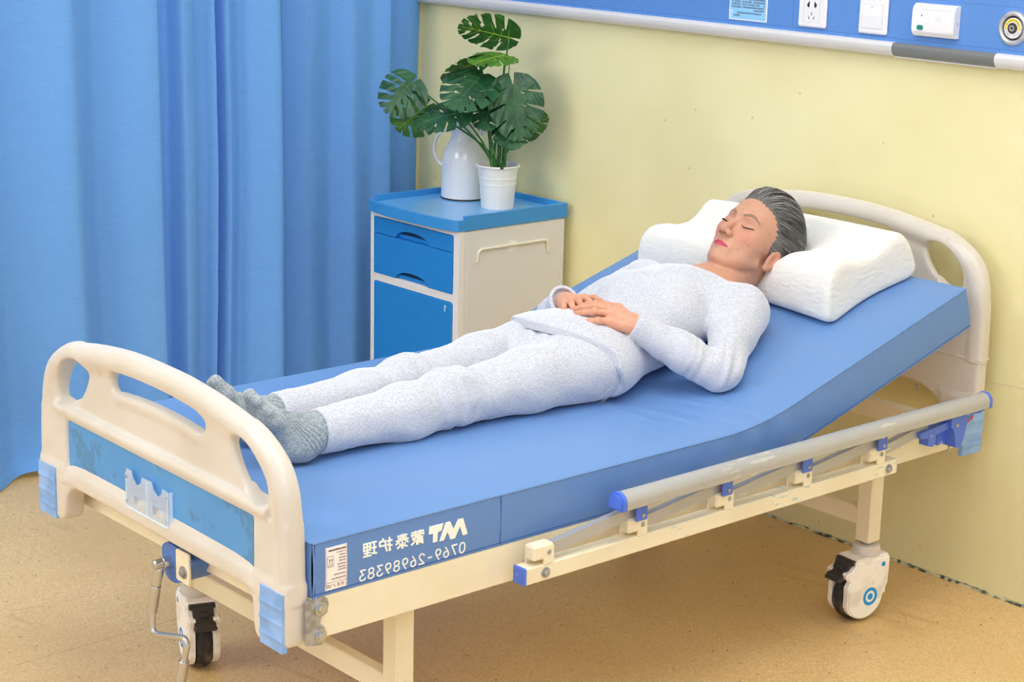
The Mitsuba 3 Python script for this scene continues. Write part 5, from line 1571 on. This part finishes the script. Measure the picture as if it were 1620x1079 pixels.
# socket, switch, call unit, gas outlet, notice: each its own thing fixed to the panel
Q = 'power_socket'
lab(Q, 'white five-hole power socket on the blue bedhead panel', 'power socket')
sx0, sx1, sz0, sz1 = -.220, -.127, 1.383, 1.475
add(Q + '__plate', cbox(sx0, sx1, UY - .010, UY + .001, sz0, sz1, .004), 'm_white_plastic', smooth=False)
ln = lambda x0, x1, z0, z1, y=UY - .0104: cbox(x0, x1, y, y + .001, z0, z1, .0001)
add(Q + '__frame_line', join(ln(sx0 + .020, sx1 - .020, sz0 + .0125, sz0 + .0131), ln(sx1 - .0206, sx1 - .020, sz0 + .0125, sz1 - .0125), ln(sx0 + .020, sx0 + .0206, sz0 + .0125, sz1 - .0125)), 'm_grey_line', smooth=False, kind='stuff')
xc = (sx0 + sx1) / 2
def slot(x, z, w, h, ang):
    p = LineString([(x - math.sin(ang) * h / 2, z - math.cos(ang) * h / 2), (x + math.sin(ang) * h / 2, z + math.cos(ang) * h / 2)]).buffer(w / 2, cap_style=2)
    return prism(p, UY - .0106, UY - .0095, 'y')
for x, z, w, h, an_ in ((xc, 1.4185, .0018, .0080, 0), (xc - .0085, 1.4075, .0018, .0085, -.50), (xc + .0085, 1.4075, .0018, .0085, .50)):
    add(Q + '__hole', slot(x, z, w, h, an_), 'm_black', smooth=False)
for s in (1, -1):
    cr_ = Point(xc + s * .0095, 1.4405).buffer(.0062).intersection(sbox(xc + (s * .0095 if s > 0 else -.02), 1.43, xc + (.02 if s > 0 else s * .0095), 1.45)).union(sbox(xc + s * .0095 - .0012, 1.4355, xc + s * .0095 + .0012, 1.4500))
    add(Q + '__hole', prism(cr_, UY - .0106, UY - .0095, 'y'), 'm_black', smooth=False)
Q = 'light_switch'
lab(Q, 'white rocker light switch on the blue bedhead panel', 'light switch')
sx0, sx1, sz0, sz1 = -.019, .071, 1.382, 1.475
add(Q + '__plate', cbox(sx0, sx1, UY - .010, UY + .001, sz0, sz1, .004), 'm_white_plastic', smooth=False)
rk = prism(Polygon([(UY - .012, 1.3965), (UY - .0140, 1.428), (UY - .0115, 1.4555), (UY - .009, 1.4555), (UY - .009, 1.3965)]), sx0 + .012, sx1 - .012, 'x')
add(Q + '__rocker', rk, 'm_white_plastic', smooth=False)
add(Q + '__rocker__edge', join(ln(sx0 + .0114, sx1 - .0114, 1.3955, 1.3963), ln(sx1 - .012, sx1 - .0114, 1.3955, 1.456), ln(sx0 + .0114, sx1 - .0114, 1.4557, 1.4563)), 'm_grey_line', smooth=False)
add(Q + '__mark', cbox(.022, .030, UY - .0132, UY - .012, 1.4495, 1.4510, .0002), 'm_grey_line', smooth=False)
Q = 'nurse_call_unit'
lab(Q, 'white nurse call box with a green button on the blue bedhead panel', 'call unit')
cx0, cx1, cz0, cz1 = .160, .286, 1.391, 1.470
pr_ = Polygon([(UY + .001, cz0), (UY - .014, cz0), (UY - .021, cz0 + .008), (UY - .024, cz0 + .016), (UY - .024, cz1 - .016), (UY - .020, cz1 - .006), (UY - .012, cz1), (UY + .001, cz1)])
add(Q + '__case', prism(pr_, cx0, cx1, 'x'), 'm_white_plastic', smooth=25)
add(Q + '__button', prism(rrect(.1775, .1955, 1.4065, 1.4180, .005), UY - .0262, UY - .0238, 'y'), 'm_green_button', smooth=False, label='green call button')
add(Q + '__microphone', prism(Point(.1890, 1.4415).buffer(.0018), UY - .0246, UY - .0238, 'y'), 'm_black', smooth=False)
lw = lambda x0, x1, z0, z1: cbox(x0, x1, UY - .0246, UY - .0238, z0, z1, .0001)
add(Q + '__label_window', join(lw(.198, .2135, 1.4320, 1.4325), lw(.198, .2135, 1.4440, 1.4445), lw(.198, .1985, 1.432, 1.4445), lw(.213, .2135, 1.432, 1.4445)), 'm_lightgrey', smooth=False)
for i in range(7):
    add(Q + '__speaker_slot', lw(.2285, .2470, 1.4305 + i * .0022, 1.4313 + i * .0022), 'm_lightgrey', smooth=False)
add(Q + '__seam', join(cbox(cx0 + .004, cx1 - .006, UY - .0244, UY - .0236, 1.4575, 1.4580, .0001), cbox(cx0 + .004, cx1 - .006, UY - .0244, UY - .0236, 1.4020, 1.4025, .0001)), 'm_lightgrey', smooth=False)
add(Q + '__clip_hole', cbox(cx1 - .001, cx1 + .0006, UY - .012, UY - .007, 1.424, 1.430, .0003), 'm_grey_line', smooth=False)
Q = 'gas_outlet'
lab(Q, 'round silver medical gas outlet with a yellow band on the blue bedhead panel', 'gas outlet')
ox, oz = .4420, 1.4300; GS = 1.14
yl = lambda m: xf(m, lambda v: np.stack([ox + GS * v[:, 0], UY - v[:, 2], oz + GS * v[:, 1]], 1))
def onp(m):
    m = yl(m); m.fix_normals(); return m
add(Q + '__bezel', onp(lathe([(.0250, .002), (.0262, .008), (.0300, .0105), (.0345, .008), (.0365, .003), (.0365, -.001), (.025, -.001), (.025, .002)], 56)), 'm_silver', smooth=35)
add(Q + '__cavity', onp(lathe([(0, .0015), (.0255, .0015), (.0255, -.0005), (0, -.0005)], 48)), 'm_black', smooth=False)
add(Q + '__dial', onp(lathe([(0, .0072), (.0205, .0072), (.0215, .0062), (.0215, .001), (0, .001)], 48)), 'm_lightgrey', smooth=30)
arc = Point(0, 0).buffer(.0192, quad_segs=20).difference(Point(0, 0).buffer(.0142, quad_segs=20)).intersection(Polygon([(0, 0), (.03, -.006), (.03, .03), (-.03, .03), (-.03, -.006)]))
add(Q + '__yellow_band', onp(prism(arc, .0071, .0078, 'z')), 'm_yellow', smooth=False)
add(Q + '__seal', onp(lathe([(.0065, .0100), (.0105, .0100), (.0112, .0090), (.0112, .0070), (.0065, .0070), (.0065, .0100)], 40)), 'm_pedal', smooth=30)
add(Q + '__valve', onp(lathe([(.0030, .0110), (.0062, .0112), (.0068, .0100), (.0068, .0060), (.0030, .0060), (.0030, .0110)], 32)), 'm_chrome', smooth=30)
add(Q + '__valve_hole', onp(lathe([(0, .0085), (.0032, .0085), (.0032, .0060), (0, .0060)], 24)), 'm_black', smooth=False)
dots = [onp(prism(Point(.0166 * math.sin(a), .0166 * math.cos(a)).buffer(.0009), .0077, .0081, 'z')) for a in np.linspace(-1.1, 1.1, 11)] + [onp(prism(sbox(-.0006, -.0010, .0006, .0010), .0070, .0075, 'z').apply_transform(trimesh.transformations.rotation_matrix(-a, [0, 0, 1])).apply_translation([.0165 * math.sin(a), .0165 * math.cos(a), 0])) for a in np.r_[np.linspace(2.0, 2.8, 5), np.linspace(3.6, 4.3, 5)]]
add(Q + '__lettering', join(*dots), 'm_ink', smooth=False, kind='stuff')
Q = 'notice_sheet'
lab(Q, 'small light blue printed notice stuck on the blue bedhead panel', 'notice')
nx0, nx1, nz0, nz1 = -.472, -.335, 1.382, 1.490
add(Q + '__sheet', cbox(nx0, nx1, UY - .0012, UY + .0004, nz0, nz1, .0002), 'm_white_plastic', smooth=False)
add(Q + '__print', cbox(nx0 + .003, nx1 - .004, UY - .0016, UY - .0008, nz0 + .003, nz1 - .003, .0001), 'm_notice', smooth=False)
ink = []
for r, (a, b) in enumerate(((.018, .040), (.030, .115), (.090, .125), (.010, .127), (.010, .127), (.010, .127), (.010, .127), (.010, .127), (.010, .127), (.010, .127))):
    z = nz0 + .0105 + r * .0072 + (.001 if r > 1 else 0); x = a
    while x < b:
        w = .0034
        if rng.random() > .08:
            ink += [sbox(nx0 + x, z, nx0 + x + w, z + .0009), sbox(nx0 + x + w * rng.uniform(.1, .5), z, nx0 + x + w * .5 + .0008, z + .0042), sbox(nx0 + x, z + .0020, nx0 + x + w * rng.uniform(.6, 1), z + .0028), sbox(nx0 + x + .0002, z + .0036, nx0 + x + w, z + .0043)]
        x += .0046
add(Q + '__print__lettering', join(*[prism(g, UY - .0020, UY - .0014, 'y') for g in getattr(union_all(ink), 'geoms', [])]), 'm_ink', smooth=False, kind='stuff')
add(Q + '__print__flower', join(*[prism(Point(nx0 + .009 + .003 * math.cos(a), nz0 + .022 + .003 * math.sin(a)).buffer(.0018), UY - .0020, UY - .0014, 'y') for a in np.arange(5) * 1.2566], prism(LineString([(nx0 + .009, nz0 + .020), (nx0 + .007, nz0 + .006)]).buffer(.0008), UY - .0020, UY - .0014, 'y')), 'm_white_plastic', smooth=False)
# flaking paint at the wall behind the cabinet
flk = [Polygon([(-1.01, .480), (-1.004, .483), (-.998, .479), (-1.006, .474)]), Polygon([(-1.012, .462), (-1.000, .466), (-.990, .460), (-.984, .452), (-1.000, .455), (-1.012, .458)])]
add('wall_back__flaked_paint', join(*[prism(g, WALL - .0012, WALL + .0005, 'y') for g in flk]), 'm_lightgrey', smooth=False)
